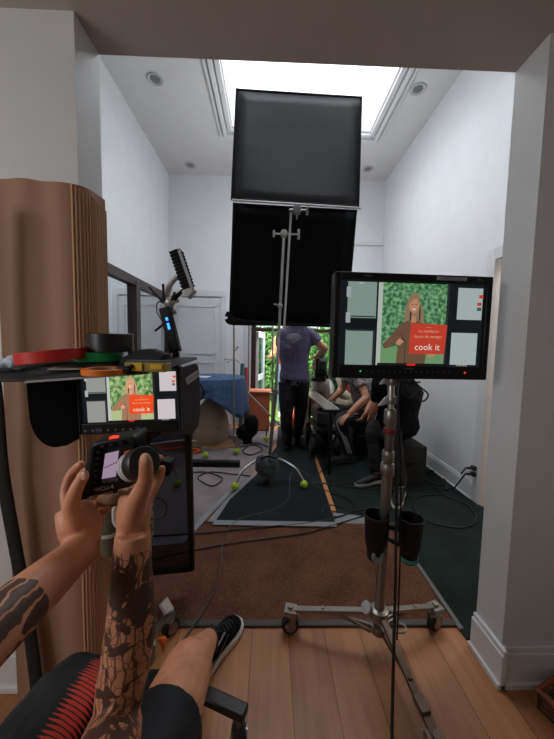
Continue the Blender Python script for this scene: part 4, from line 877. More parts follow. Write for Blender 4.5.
# person A: black clothes on crate, back to us
crate = G(404, 488); 
cc = V((1.24, 2.78, 0)); czt = .36
cr_ = thing('apple_box', 'dark grey wooden crate the person in black sits on', 'crate', V((1.27, 2.82, .009)))
MB().box((1.27, 2.82, .185), (.32, .42, .35)).build('body', mat('crate_dark', (42, 44, 44), .7, var=.15), cr_, bevel=.006)
MB().box((1.27, 2.608, .20), (.12, .006, .035)).build('handle_slot', blackm, cr_, bevel=.002)
J = dict(pelvis=V((1.22, 2.82, .49)), chest=V((1.24, 2.80, .80)), neck=V((1.14, 2.86, 1.02)), head=V((1.08, 2.90, 1.20)), face=V((-1, .6, -.1)), shL=V((1.02, 2.72, .97)), shR=V((1.20, 3.02, .95)), elL=V((1.02, 2.76, .72)), wrL=V((1.00, 2.86, .60)), elR=V((1.10, 3.04, .74)), wrR=V((.99, 2.98, .60)),
         hipL=V((1.14, 2.70, .45)), hipR=V((1.18, 2.90, .45)), knL=V((1.06, 2.50, .49)), knR=V((.98, 2.74, .48)), anL=V((1.10, 2.38, .10)), anR=V((1.00, 2.64, .10)), toeL=V((1.00, 2.22, .018)), toeR=V((.84, 2.58, .018)))
sneak = mat('sneaker_black', (22, 22, 24), .6); solew = mat('sole_white', (200, 198, 194), .6)
person('person', 'person dressed all in black sitting on the crate with back turned', J, mat('black_tee', (14, 15, 17), .9, bump=.35, bscale=30, spec=.15), mat('black_sweats', (20, 21, 24), .9, bump=.3, bscale=30), (sneak, solew), hair=('hair_black', (24, 20, 18), .7), sleeve=.9, top_w=1.5, bulk=1.55)
# person B: patterned shirt and striped track pants further in
J = dict(pelvis=V((1.14, 3.50, .46)), chest=V((1.06, 3.47, .80)), neck=V((.98, 3.44, 1.02)), head=V((.92, 3.42, 1.2)), face=V((-1, .3, -.2)), shL=V((.96, 3.28, .97)), shR=V((.98, 3.62, .97)), elL=V((1.02, 3.10, .72)), wrL=V((.82, 3.02, .56)), elR=V((.90, 3.66, .72)), wrR=V((.72, 3.60, .58)),
         hipL=V((1.05, 3.38, .45)), hipR=V((1.08, 3.60, .45)), knL=V((.76, 3.12, .48)), knR=V((.66, 3.60, .48)), anL=V((.86, 3.12, .10)), anR=V((.72, 3.64, .10)), toeL=V((.70, 3.10, .018)), toeR=V((.56, 3.6, .018)), thumbL=V((0, 1, .3)))
floral = bpy.data.materials.new('patterned_shirt'); floral.use_nodes = True; nt = floral.node_tree; L = nt.links; b_n = nt.nodes['Principled BSDF']; tc = nd(nt, 'ShaderNodeTexCoord'); vo = nd(nt, 'ShaderNodeTexNoise', Scale=35., Detail=3.); L.new(tc.outputs['Object'], vo.inputs['Vector'])
cr = nd(nt, 'ShaderNodeValToRGB'); cr.color_ramp.elements[0].position = .42; cr.color_ramp.elements[1].position = .58; cr.color_ramp.elements[0].color = lin((96, 90, 96)); cr.color_ramp.elements[1].color = lin((160, 150, 154)); L.new(vo.outputs['Fac'], cr.inputs[0]); L.new(cr.outputs[0], b_n.inputs['Base Color']); b_n.inputs['Roughness'].default_value = .8
pB = person('person', 'person in grey patterned shirt and white-striped track pants, bare arm on knee', J, floral, mat('track_pants', (24, 25, 28), .8, bump=.2), (mat('shoe_grey', (52, 54, 56), .7), mat('sole_grey', (86, 88, 88), .6)), hair=('hair_brown', (66, 48, 36), .7), sleeve=.6)
for k in range(3):
    o = V((0, 0, -.022*k)); up1 = V((.02, -.068, .062))
    MB().tube([X3(J['hipL'], J['knL'], .35)+up1+o, X3(J['hipL'], J['knL'], .7)+up1+o, J['knL']+V((.0, -.066, .045))+o, J['knL']+V((-.05+.012*k, -.055, -.03)), X3(J['knL'], J['anL'], .5)+V((-.030+.018*k, -.062, 0)), J['anL']+V((-.02+.018*k, -.052, .03))], .0065, 8, 4).build('side_stripe', mat('stripe_white', (206, 206, 208), .7), pB)
# stool for person B
sb2 = thing('equipment_case', 'black equipment case under the person in striped pants', 'case', V((1.16, 3.52, .009))); MB().box((1.16, 3.52, .17), (.40, .38, .32)).build('body', mat('case_black', (30, 31, 33), .6), sb2, bevel=.01); MB().box((1.16, 3.325, .24), (.30, .012, .02)).build('latch', dullst, sb2, bevel=.002)

# woman outside with orange box
J = dict(pelvis=V((.30, 5.62, .93)), chest=V((.29, 5.62, 1.20)), neck=V((.29, 5.62, 1.43)), head=V((.29, 5.60, 1.60)), face=V((-.1, -1, 0)), shL=V((.46, 5.62, 1.38)), shR=V((.12, 5.62, 1.38)), elL=V((.54, 5.52, 1.12)), wrL=V((.42, 5.36, 1.06)), elR=V((.06, 5.52, 1.13)), wrR=V((.02, 5.34, 1.08)),
         hipL=V((.39, 5.62, .9)), hipR=V((.21, 5.62, .9)), knL=V((.39, 5.60, .48)), knR=V((.21, 5.60, .48)), anL=V((.39, 5.64, .05)), anR=V((.21, 5.64, .05)), toeL=V((.40, 5.5, -.07)), toeR=V((.20, 5.5, -.07)), thumbR=V((0, 0, 1)), thumbL=V((0, 0, 1)))
person('person', 'person in tan jacket and pale blue jeans standing outside the glass doors', J, mat('tan_jacket', (176, 116, 82), .8, bump=.2), mat('pale_jeans', (140, 164, 184), .8, bump=.2), (mat('shoe_white', (210, 208, 204), .6), solew), hair=('hair_blonde', (176, 140, 96), .6), hairlen=.28, sleeve=1.5)
ob = thing('delivery_box', 'orange delivery box held by the person outside', 'box', (.27, 5.22, .95))
MB().box((.27, 5.24, 1.09), (.30, .10, .28)).build('carton', mat('box_orange', (228, 84, 40), .6), ob, bevel=.004)
MB().text('cook it', .085, (.27, 5.188, 1.04), (1, 0, 0), (0, 0, 1)).build('lettering', mat('box_letter', (240, 200, 180), .6), ob, smooth=False, recalc=False)
# crouching person in beige trousers behind dolly
J = dict(pelvis=V((.76, 4.25, .33)), chest=V((.74, 4.22, .62)), neck=V((.70, 4.15, .82)), head=V((.68, 4.10, .99)), face=V((-1, -.3, 0)), shL=V((.66, 4.02, .79)), shR=V((.72, 4.36, .79)), elL=V((.62, 3.98, .56)), wrL=V((.50, 4.0, .42)), elR=V((.62, 4.38, .56)), wrR=V((.48, 4.3, .46)),
         hipL=V((.72, 4.16, .31)), hipR=V((.74, 4.36, .31)), knL=V((.44, 4.08, .50)), knR=V((.44, 4.30, .50)), anL=V((.54, 4.06, .10)), anR=V((.54, 4.3, .10)), toeL=V((.40, 4.02, .018)), toeR=V((.40, 4.3, .018)))
person('person', 'person in pale beige trousers crouching behind the camera slider', J, mat('pale_shirt', (150, 140, 132), .8), mat('beige_trousers', (182, 172, 158), .85, bump=.3), (rubber, solew), hair=('hair_brown', (66, 48, 36), .7), sleeve=.6)

# cinema camera on slider
cm = thing('cinema_camera', 'black cinema camera rig on tripod head in front of standing man', 'camera', P(320, 388, 3.75))
c = P(320, 364, 3.80)
MB().box(c, (.13, .22, .15)).build('camera_body', black, cm, bevel=.01)
MB().lathe(c+V((0, .11, .0)), [(.04, 0), (.05, .01), (.05, .12), (.062, .14), (.062, .18)], (0, 1, 0)).build('lens', blackm, cm)
MB().box(c+V((.02, -.13, .03)), (.10, .02, .08)).build('viewfinder', mat('screen_grey', (120, 126, 130), .3), cm, bevel=.003)
mb = MB(); mb.box(c+V((0, -.06, .12)), (.03, .16, .03)).box(c+V((0, -.12, .095)), (.025, .02, .05)).box(c+V((0, .0, .095)), (.025, .02, .05)); mb.build('top_handle', blackm, cm, bevel=.004)
MB().box(c+V((.0, -.16, -.01)), (.09, .06, .11)).build('battery', mat('battery_dark', (40, 42, 44), .5), cm, bevel=.004)
mb = MB(); mb.box(c+V((0, 0, -.10)), (.16, .18, .04)).ball(c+V((0, 0, -.15)), (.07, .07, .05)).box(c+V((-.03, -.06, -.19)), (.18, .10, .05)); mb.box(c+V((.09, -.02, -.15)), (.03, .08, .07)); mb.build('fluid_head', blackm, cm, bevel=.004)
MB().tube([c+V((.05, -.05, -.12)), c+V((.10, -.15, -.16)), c+V((.14, -.25, -.20))], .009, 8).build('pan_handle', blackm, cm)
mb = MB(); p0 = P(334, 362, 3.75)
for k in range(4): mb.tube([p0+V((.012*k, 0, 0)), P(331, 375, 3.72)+V((.014*k, 0, 0)), P(335, 388, 3.7)+V((.01*k, 0, 0)), P(332-k, 396, 3.7)], .007, 8)
mb.build('green_cable', mat('cable_green', (30, 92, 50), .5), cm)
sl = thing('camera_slider', 'long silver camera slider on black legs pointing at the doorway', 'slider', (.55, 3.4, .016))
a_ = P(311, 391, 3.85); b_2 = P(337, 414, 2.95); b_2.z = max(b_2.z, .60); a_.z = b_2.z+.0
a_ = G(309, 392, .64); b_2 = G(332, 411, .64)
d = (b_2-a_).normalized(); sx = V((-d.y, d.x, 0))
MB().bar(a_, b_2, .11, .016).build('track_plate', mat('plate_grey', (150, 152, 150), .4, .6), sl, bevel=.002)
for s_ in (-1, 1): MB().cyl(a_+sx*.065*s_+V((0, 0, .012)), b_2+sx*.065*s_+V((0, 0, .012)), .012, n=12).build('rail', chrome, sl)
MB().bar(b_2-d*.0-sx*.08, b_2+sx*.08, .04, .03).build('end_block', blackm, sl, bevel=.004)
for c_, r_ in ((b_2-d*.04, .018), (a_+d*.1, .016)): MB().cyl((c_.x, c_.y, .018), c_, r_, n=14).build('leg', blackm, sl)
ct = thing('equipment_cart', 'low black equipment cart with rubber wheels beside slider', 'cart', (.62, 3.45, .016))
MB().box((.64, 3.55, .30), (.22, .62, .05)).build('deck', blackm, ct, bevel=.006)
MB().box((.66, 3.62, .40), (.2, .36, .14)).build('upper_case', mat('case_grey', (60, 62, 62), .6), ct, bevel=.01)
for (x, y) in ((.50, 3.32), (.78, 3.32), (.50, 3.80), (.78, 3.80)):
    w = MB().lathe((x-.03, y, .126), [(.07, 0), (.10, .004), (.11, .018), (.11, .042), (.10, .056), (.07, .06)], (1, 0, 0), 26).build('wheel', rubber, ct); MB().lathe((x-.033, y, .126), [(.004, 0), (.05, 0), (.055, .006), (.055, .06), (.004, .066)], (1, 0, 0), 20).build('hub_cap', mat('hub_grey', (120, 120, 118), .4, .5), w)
    MB().box((x, y, .22), (.04, .05, .10)).build('fork', blackm, ct)
# colourful set pieces far right behind
for (px, py, Y, w, h, col, lab, nm) in ((352, 388, 4.15, .20, .16, (226, 84, 56), 'coral orange cushion behind the camera slider', 'cushion'), (343, 394, 4.0, .24, .14, (206, 196, 168), 'cream patterned cushion beside the coral one', 'cushion'), (362, 398, 4.1, .22, .16, (96, 160, 164), 'pale teal cushion under the coral cushion', 'cushion')):
    c = P(px, py, Y); mb = MB(); R_ = Matrix.Rotation(.5, 3, 'Y'); mb.ball(c, (w/2, .07, h/2), 16, R=R_); tag(mb.build(nm, mat('cush_%d' % col[0], col, .8, var=.35, vscale=30)), lab, 'cushion', 'cushions heaped on the garden sofa')
sf_ = thing('folding_chair', 'white framed folding lounge chair behind the slider', 'chair', (1.15, 4.1, .009))
for x in (.86, 1.46):
    MB().bar((x, 3.85, .02), (x+.02, 4.3, .75), .03, .02).build('leg', silver, sf_); MB().bar((x, 4.35, .02), (x+.02, 3.9, .62), .03, .02).build('leg', silver, sf_)
MB().box((1.16, 4.1, .40), (.62, .46, .04)).build('seat', mat('chair_print', (180, 170, 150), .8, var=.5, vscale=14), sf_, bevel=.01); MB().bar((1.16, 4.33, .42), (1.16, 4.46, .86), .62, .03, upv=(0, 1, 0)).build('backrest', mat('chair_print', (180, 170, 150)), sf_, bevel=.01)
tag(MB().bar(V((P(366, 420, 4.2).x, 4.2, .02)), P(372, 370, 3.95), .025, .02).build('white_pole', mat('pole_white', (220, 222, 222), .4)), 'white pole leaning beside the coral cushion', 'pole')

# ================================================================ OUTLET AND FLOOR CABLES
oc_ = PX(478, 474, XR)
ou = thing('wall_outlet', 'white wall outlet with two black plugs low on right wall', 'outlet', (XR, oc_.y, .20)); 
MB().box((XR-.004, oc_.y, .255), (.008, .085, .13)).build('cover_plate', trimm, ou, bevel=.003)
for dz in (-.02, .03):
    mb = MB().box((XR-.03, oc_.y+.005, .255+dz), (.045, .04, .034)); mb.cyl((XR-.05, oc_.y, .255+dz), (XR-.085, oc_.y+.02, .25+dz), .010); tag(mb.build('plug', rubber, bevel=.004), 'black plug in the wall outlet, '+('lower one' if dz < 0 else 'upper one'), 'plug', 'plugs in the right wall outlet')
p1 = V((XR-.09, oc_.y+.02, .28)); p2 = V((XR-.09, oc_.y+.02, .23))
gc = lambda l: [G(x, y, .016) for x, y in l]
cable('extension_cord', 'black cord looping widely on dark green carpet by outlet', [p2]+gc([(452, 490), (440, 494), (418, 497), (414, 508), (428, 521), (452, 527), (470, 526), (476, 517), (466, 504), (448, 497), (436, 488), (426, 478), (424, 470)]), .0065)
cable('extension_cord', 'second black cord from upper plug curving toward the crate', [p1]+gc([(456, 480), (446, 490), (447, 484), (441, 475), (430, 470), (424, 474), (430, 482), (444, 486), (440, 478), (428, 474)]), .0065)
cable('extension_cord', 'thin black cord crossing behind the crate on dark carpet', gc([(424, 490), (400, 490), (360, 488), (330, 484), (312, 482)]), .005)
cable('floor_cable', 'long black cable crossing brown carpet just below grey tape', gc([(150, 536), (190, 534), (220, 531), (260, 527), (300, 524), (335, 518), (352, 512), (372, 508)]), .005)
cable('floor_cable', 'second black cable lower across the brown carpet', gc([(150, 560), (185, 552), (220, 545), (270, 538), (310, 532), (340, 523), (380, 511)]), .005)
cable('floor_cable', 'grey cable winding from black runner over brown carpet to stool', gc([(310, 476), (296, 468), (290, 478), (289, 496), (280, 507), (262, 513), (240, 519), (228, 530), (222, 548), (221, 566), (214, 590), (196, 622), (178, 648), (166, 668)]), .0045, cordg)
cable('floor_cable', 'thin cable looping on black runner near the wooden strip', gc([(338, 445), (330, 462), (312, 482), (330, 492), (350, 500), (354, 510), (340, 516), (328, 516), (322, 510), (330, 505), (345, 508)]), .004)
cable('floor_cable', 'dark cable from the sandbag straight across black runner', gc([(262, 474), (290, 480), (330, 484), (372, 482)]), .005)
# wooden crate bottom right
q = G(536, 706); wb = thing('wicker_basket', 'brown wicker basket on wood floor at bottom right corner', 'basket', (1.02, .90, 0))
wk = bpy.data.materials.new('wicker'); wk.use_nodes = True; nt = wk.node_tree; L = nt.links; b_n = nt.nodes['Principled BSDF']; tc = nd(nt, 'ShaderNodeTexCoord'); wv = nd(nt, 'ShaderNodeTexWave', Scale=30., Distortion=4.); wv.bands_direction = 'Z'; L.new(tc.outputs['Object'], wv.inputs['Vector'])
cr = nd(nt, 'ShaderNodeValToRGB'); cr.color_ramp.elements[0].color = lin((60, 36, 24)); cr.color_ramp.elements[1].color = lin((142, 92, 60)); L.new(wv.outputs['Fac'], cr.inputs[0]); L.new(cr.outputs[0], b_n.inputs['Base Color']); bp = nd(nt, 'ShaderNodeBump', Strength=.8, Distance=.01); L.new(wv.outputs['Fac'], bp.inputs['Height']); L.new(bp.outputs[0], b_n.inputs['Normal'])
bx0, bx1, by0, by1, bh = .93, 1.28, .62, .93, .07
mb = MB(); mb.box(((bx0+bx1)/2, by0+.008, bh/2), (bx1-bx0, .016, bh)).box(((bx0+bx1)/2, by1-.008, bh/2), (bx1-bx0, .016, bh)).box((bx0+.008, (by0+by1)/2, bh/2), (.016, by1-by0, bh)).box((bx1-.008, (by0+by1)/2, bh/2), (.016, by1-by0, bh)).box(((bx0+bx1)/2, (by0+by1)/2, .006), (bx1-bx0, by1-by0, .012))
mb.build('sides', wk, wb, bevel=.003)
mb = MB()
for a_, b_2 in (((bx0, by0), (bx1, by0)), ((bx0, by1), (bx1, by1)), ((bx0, by0), (bx0, by1)), ((bx1, by0), (bx1, by1))): mb.cyl((a_[0], a_[1], bh), (b_2[0], b_2[1], bh), .008, n=10)
mb.build('rim', mat('rim_red', (150, 84, 54), .6), wb)
for ch_ in wb.children: ch_.data.transform(Matrix.Translation(V((1.02-bx0, .90-by1, 0))))
wb.location = G(536, 708); wb.rotation_euler.z = .35

# ================================================================ SEATED PERSON (foreground)
def tattoo_skin():
    m = bpy.data.materials.new('tattooed_skin'); m.use_nodes = True; nt = m.node_tree; L = nt.links; b = nt.nodes['Principled BSDF']
    ge = nd(nt, 'ShaderNodeNewGeometry'); tc = nd(nt, 'ShaderNodeTexCoord'); sp = nd(nt, 'ShaderNodeSeparateXYZ'); L.new(tc.outputs['Object'], sp.inputs[0])
    def mth(op, a, b_=None, c=None):
        n_ = nd(nt, 'ShaderNodeMath', operation=op)
        for i, v in enumerate((a, b_, c)):
            if v is None: continue
            if isinstance(v, (int, float)): n_.inputs[i].default_value = v
            else: L.new(v, n_.inputs[i])
        return n_.outputs[0]
    x, y, z = sp.outputs
    nz = nd(nt, 'ShaderNodeTexNoise', Scale=26., Detail=2., Distortion=1.2); L.new(tc.outputs['Object'], nz.inputs[0])
    fine = nd(nt, 'ShaderNodeTexVoronoi', Scale=48.); fine.feature = 'DISTANCE_TO_EDGE'; L.new(tc.outputs['Object'], fine.inputs['Vector'])
    wv = nd(nt, 'ShaderNodeTexWave', Scale=26., Distortion=7., Detail=2.); L.new(tc.outputs['Object'], wv.inputs['Vector'])
    arm = mth('GREATER_THAN', z, BZ0)                     # above the thighs
    isL = mth('LESS_THAN', x, LX)
    ns = mth('MULTIPLY', mth('SUBTRACT', nz.outputs['Fac'], .5), .05)
    startR = mth('LESS_THAN', mth('ADD', z, mth('MULTIPLY', ns, .6)), RZ); startL = mth('LESS_THAN', mth('ADD', y, mth('MULTIPLY', ns, .25)), LY)
    solid = mth('GREATER_THAN', nz.outputs['Fac'], .50)
    lines = mth('MAXIMUM', mth('LESS_THAN', fine.outputs['Distance'], .025), mth('GREATER_THAN', wv.outputs['Fac'], .86))
    inkR = mth('MAXIMUM', mth('MULTIPLY', solid, .95), mth('MULTIPLY', lines, .8)); inkL = mth('MULTIPLY', mth('LESS_THAN', wv.outputs['Fac'], .88), .96)
    r_ = mth('MULTIPLY', mth('MULTIPLY', mth('SUBTRACT', 1., isL), startR), inkR); l_ = mth('MULTIPLY', mth('MULTIPLY', isL, startL), inkL)
    ink = mth('MULTIPLY', mth('MULTIPLY', mth('MAXIMUM', r_, l_), arm), .93)
    n2 = nd(nt, 'ShaderNodeTexNoise', Scale=18., Detail=5.); L.new(tc.outputs['Object'], n2.inputs[0])
    cr = nd(nt, 'ShaderNodeValToRGB'); cr.color_ramp.elements[0].position = .3; cr.color_ramp.elements[1].position = .7; cr.color_ramp.elements[0].color = lin((196, 128, 94)); cr.color_ramp.elements[1].color = lin((226, 160, 122)); L.new(n2.outputs['Fac'], cr.inputs[0])
    mx = nd(nt, 'ShaderNodeMix', data_type='RGBA'); L.new(ink, mx.inputs[0]); L.new(cr.outputs[0], mx.inputs[6]); mx.inputs[7].default_value = lin((34, 34, 38)); L.new(mx.outputs[2], b.inputs['Base Color'])
    b.inputs['Roughness'].default_value = .48
    n3 = nd(nt, 'ShaderNodeTexNoise', Scale=260., Detail=3.); L.new(tc.outputs['Object'], n3.inputs[0]); bp = nd(nt, 'ShaderNodeBump', Strength=.12, Distance=.002); L.new(n3.outputs['Fac'], bp.inputs['Height']); L.new(bp.outputs[0], b.inputs['Normal'])
    return m
SB = V((-.30, .10, 0)); BZ0 = .62; LX = -.272-SB.x; RZ = P(133, 543, .5).z; LY = .385-SB.y
sp_ = thing('person', 'seated person with tattooed arms and black shorts holding the wireless controller', 'person', SB)
wrL, elL, shL = P(84, 548, .50), P(-50, 668, .30), V((-.56, .05, 1.0))
wrR, elR, shR = P(133, 532, .50), P(114, 730, .465), V((-.08, -.02, .92))
mb = MB()
pel, ch, nk, hd = V((-.32, -.02, .50)), V((-.32, -.12, .82)), V((-.31, -.14, 1.04)), V((-.30, -.14, 1.22))
X_ = V((1, 0, 0)); Y_ = V((0, 1, 0))
mb.loft([(V((-.32, -.02, .42)), X_, Y_, .15, .11), (pel, X_, Y_, .17, .13), (V((-.32, -.08, .66)), X_, Y_, .15, .11), (ch, X_, Y_, .18, .12), (V((-.315, -.13, .96)), X_, Y_, .19, .10), (V((-.31, -.14, 1.02)), X_, Y_, .09, .07)], 24)
mb.tube([V((-.31, -.14, .98)), nk, X3(nk, hd, .6)], [.07, .058, .054], 14, 3)
mb.ball(hd, (.076, .096, .115), 20); mb.ball(hd+V((0, .03, -.06)), (.055, .06, .058), 14); mb.tube([hd+V((0, .09, .02)), hd+V((0, .116, -.018))], [.008, .014], 8, 1, round_ends=True)
for s_ in (-1, 1): mb.ball(hd+V((.08*s_, 0, 0)), (.012, .02, .032), 10)
mb.ball(hd+V((0, .092, -.055)), (.026, .012, .009), 10)
# left arm
mb.tube([X3(shL, ch, .3), shL, X3(shL, elL, .5), elL], [.06, .058, .050, .046], 16, 5)
mb.tube([X3(shL, elL, .93), elL, X3(elL, wrL, .25), X3(elL, wrL, .55), X3(elL, wrL, .8), wrL], [.036, .038, .037, .034, .030, .0265], 18, 5)
# right arm
mb.tube([X3(shR, ch, .3), shR, X3(shR, elR, .5), elR], [.06, .058, .050, .044], 16, 5)
mb.tube([X3(shR, elR, .93), elR, X3(elR, wrR, .25)+V((.006, 0, 0)), X3(elR, wrR, .5)+V((.012, 0, 0)), X3(elR, wrR, .78)+V((.005, 0, 0)), wrR], [.030, .034, .040, .041, .033, .028], 18, 5)
# left hand
S_ = lambda *a: [P(x, y, Y) for x, y, Y in a]
mb.tube([wrL, P(79, 526, .515), P(74, 508, .535)], [.028, .033, .030], 16, 4, xax=P(100, 520, .53)-P(62, 505, .53), flat=.62)
mb.tube(S_((84, 540, .505), (92, 525, .525), (98, 516, .54)), [.024, .019, .013], 12, 3)
mb.tube(S_((76, 524, .505), (72, 506, .50), (76, 490, .497), (84, 475, .497)), [.017, .0135, .0112, .0088], 14, 5, round_ends=True)
mb.tube(S_((70, 510, .54), (66, 492, .56), (71, 475, .57), (81, 464, .565)), [.013, .0105, .0095, .008], 12, 5, round_ends=True)
mb.tube(S_((74, 506, .55), (72, 488, .585), (82, 474, .60), (95, 470, .598)), [.012, .0105, .0095, .008], 12, 5, round_ends=True)
mb.tube(S_((84, 516, .55), (90, 508, .575), (99, 503, .585), (106, 500, .58)), [.012, .0105, .0092, .0078], 12, 5, round_ends=True)
mb.tube(S_((90, 522, .54), (97, 515, .56), (104, 511, .565), (109, 507, .555)), [.0115, .0095, .0085, .0072], 12, 5, round_ends=True)
# right hand
mb.tube([wrR, P(134, 512, .515), P(137, 496, .53)], [.0265, .031, .030], 16, 4, xax=P(152, 500, .53)-P(120, 500, .53), flat=.68)
mb.tube(S_((131, 520, .500), (137, 500, .485), (145, 482, .468), (146, 466, .460), (145, 458, .459)), [.020, .0155, .0120, .0105, .0088], 14, 5, round_ends=True)
mb.tube(S_((144, 503, .525), (152, 491, .54), (158, 480, .55), (162, 469, .555)), [.0135, .0108, .0095, .008], 12, 5, round_ends=True)
mb.tube(S_((142, 500, .54), (152, 486, .575), (160, 472, .59), (160, 458, .59)), [.013, .011, .0095, .008], 12, 5, round_ends=True)
mb.tube(S_((132, 498, .54), (136, 486, .585), (142, 474, .605), (143, 462, .60)), [.013, .011, .0095, .008], 12, 5, round_ends=True)
mb.tube(S_((124, 500, .54), (124, 488, .58), (128, 478, .60), (131, 470, .598)), [.012, .010, .009, .0075], 12, 5, round_ends=True)
# legs
hipL, knL, anL = V((-.42, .02, .52)), P(72, 708, .50), V((-.40, .66, .11)); 
hipR, knR, anR = V((-.25, .10, .52)), P(189, 667, .74), V((-.212, 1.07, .115))
mb.tube([hipL, X3(hipL, knL, .5), knL], [.095, .085, .062], 18, 5); mb.tube([knL, X3(knL, anL, .3), X3(knL, anL, .7), anL], [.060, .060, .044, .038], 18, 5)
mb.tube([hipR, X3(hipR, knR, .5), knR], [.09, .078, .062], 18, 5); mb.tube([X3(hipR, knR, .94), knR, X3(knR, anR, .15), X3(knR, anR, .38), X3(knR, anR, .75), anR, anR-V((0, -.02, .05))], [.058, .061, .054, .046, .038, .032, .032], 18, 5)
mb.build('body', tattoo_skin(), sp_, remesh=.0032, sm=4)
# finger nails
mb = MB()
for (x, y, Y) in ((84, 476, .4885), (145, 459, .4505)):
    c = P(x, y, Y); mb.ball(c, (.0058, .0018, .0075), 10, R=Matrix.Rotation(-.1, 3, 'X'))
mb.build('nails', mat('nail', (220, 168, 142), .25), sp_)
mb = MB()
for s_ in (-1, 1): mb.ball(hd+V((.03*s_, .088, .008)), (.013, .008, .009), 10)
mb.build('eyes', mat('eye_white', (60, 50, 46), .3), sp_)
MB().ball(hd+V((0, -.012, .02)), (.088, .102, .114), 18).build('hair', mat('hair_brown', (66, 48, 36), .7), sp_, remesh=.008, sm=2)
mb = MB(); e = .016
mb.loft([(V((-.32, -.03, .46)), X_, Y_, .17+e, .13+e), (pel+V((0, 0, .04)), X_, Y_, .17+e, .13+e), (V((-.32, -.08, .66)), X_, Y_, .155+e, .115+e), (ch, X_, Y_, .18+e, .12+e), (V((-.315, -.13, .96)), X_, Y_, .19+e, .10+e), (V((-.31, -.14, 1.01)), X_, Y_, .10+e, .07+e)], 24)
for S2, E2 in ((shL, elL), (shR, elR)): mb.tube([X3(S2, ch, .3), S2, X3(S2, E2, .5)], [.075, .075, .07], 14, 4)
mb.build('t_shirt', mat('black_tee2', (20, 21, 23), .9, bump=.3), sp_, remesh=.008, sm=3)
# shorts: one left leg with the red flame-like teeth, one plain right leg
def shorts_mat():
    m = bpy.data.materials.new('black_shorts_red_print'); m.use_nodes = True; nt = m.node_tree; L = nt.links; b = nt.nodes['Principled BSDF']
    tc = nd(nt, 'ShaderNodeTexCoord'); sp = nd(nt, 'ShaderNodeSeparateXYZ'); L.new(tc.outputs['Object'], sp.inputs[0]); x, y, z = sp.outputs
    def mth(op, a, b_=None, c=None):
        n_ = nd(nt, 'ShaderNodeMath', operation=op)
        for i, v in enumerate((a, b_, c)):
            if v is None: continue
            if isinstance(v, (int, float)): n_.inputs[i].default_value = v
            else: L.new(v, n_.inputs[i])
        return n_.outputs[0]
    # band runs along the thigh; s across it, t along it
    s_ = mth('SUBTRACT', x, mth('MULTIPLY_ADD', y, SLOPE, SOFF))
    saw = mth('PINGPONG', mth('MULTIPLY', y, 1.), .0032); tooth = mth('MULTIPLY', saw, 6.)
    nzz = nd(nt, 'ShaderNodeTexNoise', Scale=60.); L.new(tc.outputs['Object'], nzz.inputs[0])
    wv = mth('MULTIPLY', mth('SUBTRACT', nzz.outputs['Fac'], .5), .02)
    band = mth('MULTIPLY', mth('GREATER_THAN', mth('ADD', mth('ADD', s_, tooth), wv), .006), mth('LESS_THAN', mth('SUBTRACT', s_, tooth), .016))
    up_ = mth('GREATER_THAN', z, .0)
    side = mth('LESS_THAN', x, SIDE)
    gap = mth('GREATER_THAN', saw, .0008)
    f = mth('MULTIPLY', mth('MULTIPLY', band, side), gap)
    mx = nd(nt, 'ShaderNodeMix', data_type='RGBA'); L.new(f, mx.inputs[0]); mx.inputs[6].default_value = lin((17, 22, 28)); mx.inputs[7].default_value = lin((206, 70, 52)); L.new(mx.outputs[2], b.inputs['Base Color']); b.inputs['Roughness'].default_value = .75
    n3 = nd(nt, 'ShaderNodeTexNoise', Scale=300., Detail=2.); L.new(tc.outputs['Object'], n3.inputs[0]); bp = nd(nt, 'ShaderNodeBump', Strength=.2, Distance=.002); L.new(n3.outputs['Fac'], bp.inputs['Height']); L.new(bp.outputs[0], b.inputs['Normal'])
    return m
a0 = P(60, 735, .42)-SB; a1 = P(106, 672, .53)-SB
SLOPE = (a1.x-a0.x)/(a1.y-a0.y); SOFF = a0.x-SLOPE*a0.y-.011; SIDE = a1.x+.03
mb = MB(); mb.loft([(V((-.32, -.02, .41)), X_, Y_, .17, .14), (V((-.32, -.02, .56)), X_, Y_, .19, .155)], 24)
tl = knL-hipL; tr = knR-hipR
mb.tube([hipL, hipL+tl*.4, hipL+tl*.8, hipL+tl*1.02], [.115, .105, .088, .078], 20, 5, round_ends=False)
mb.ball(knL+V((0, -.0, 0)), (.076, .076, .074), 18)
mb.tube([hipR, hipR+tr*.4, hipR+tr*.62, hipR+tr*.77], [.11, .098, .088, .082], 20, 5)
mb.build('shorts', shorts_mat(), sp_, remesh=.005, sm=4, disp=(.010, .05))
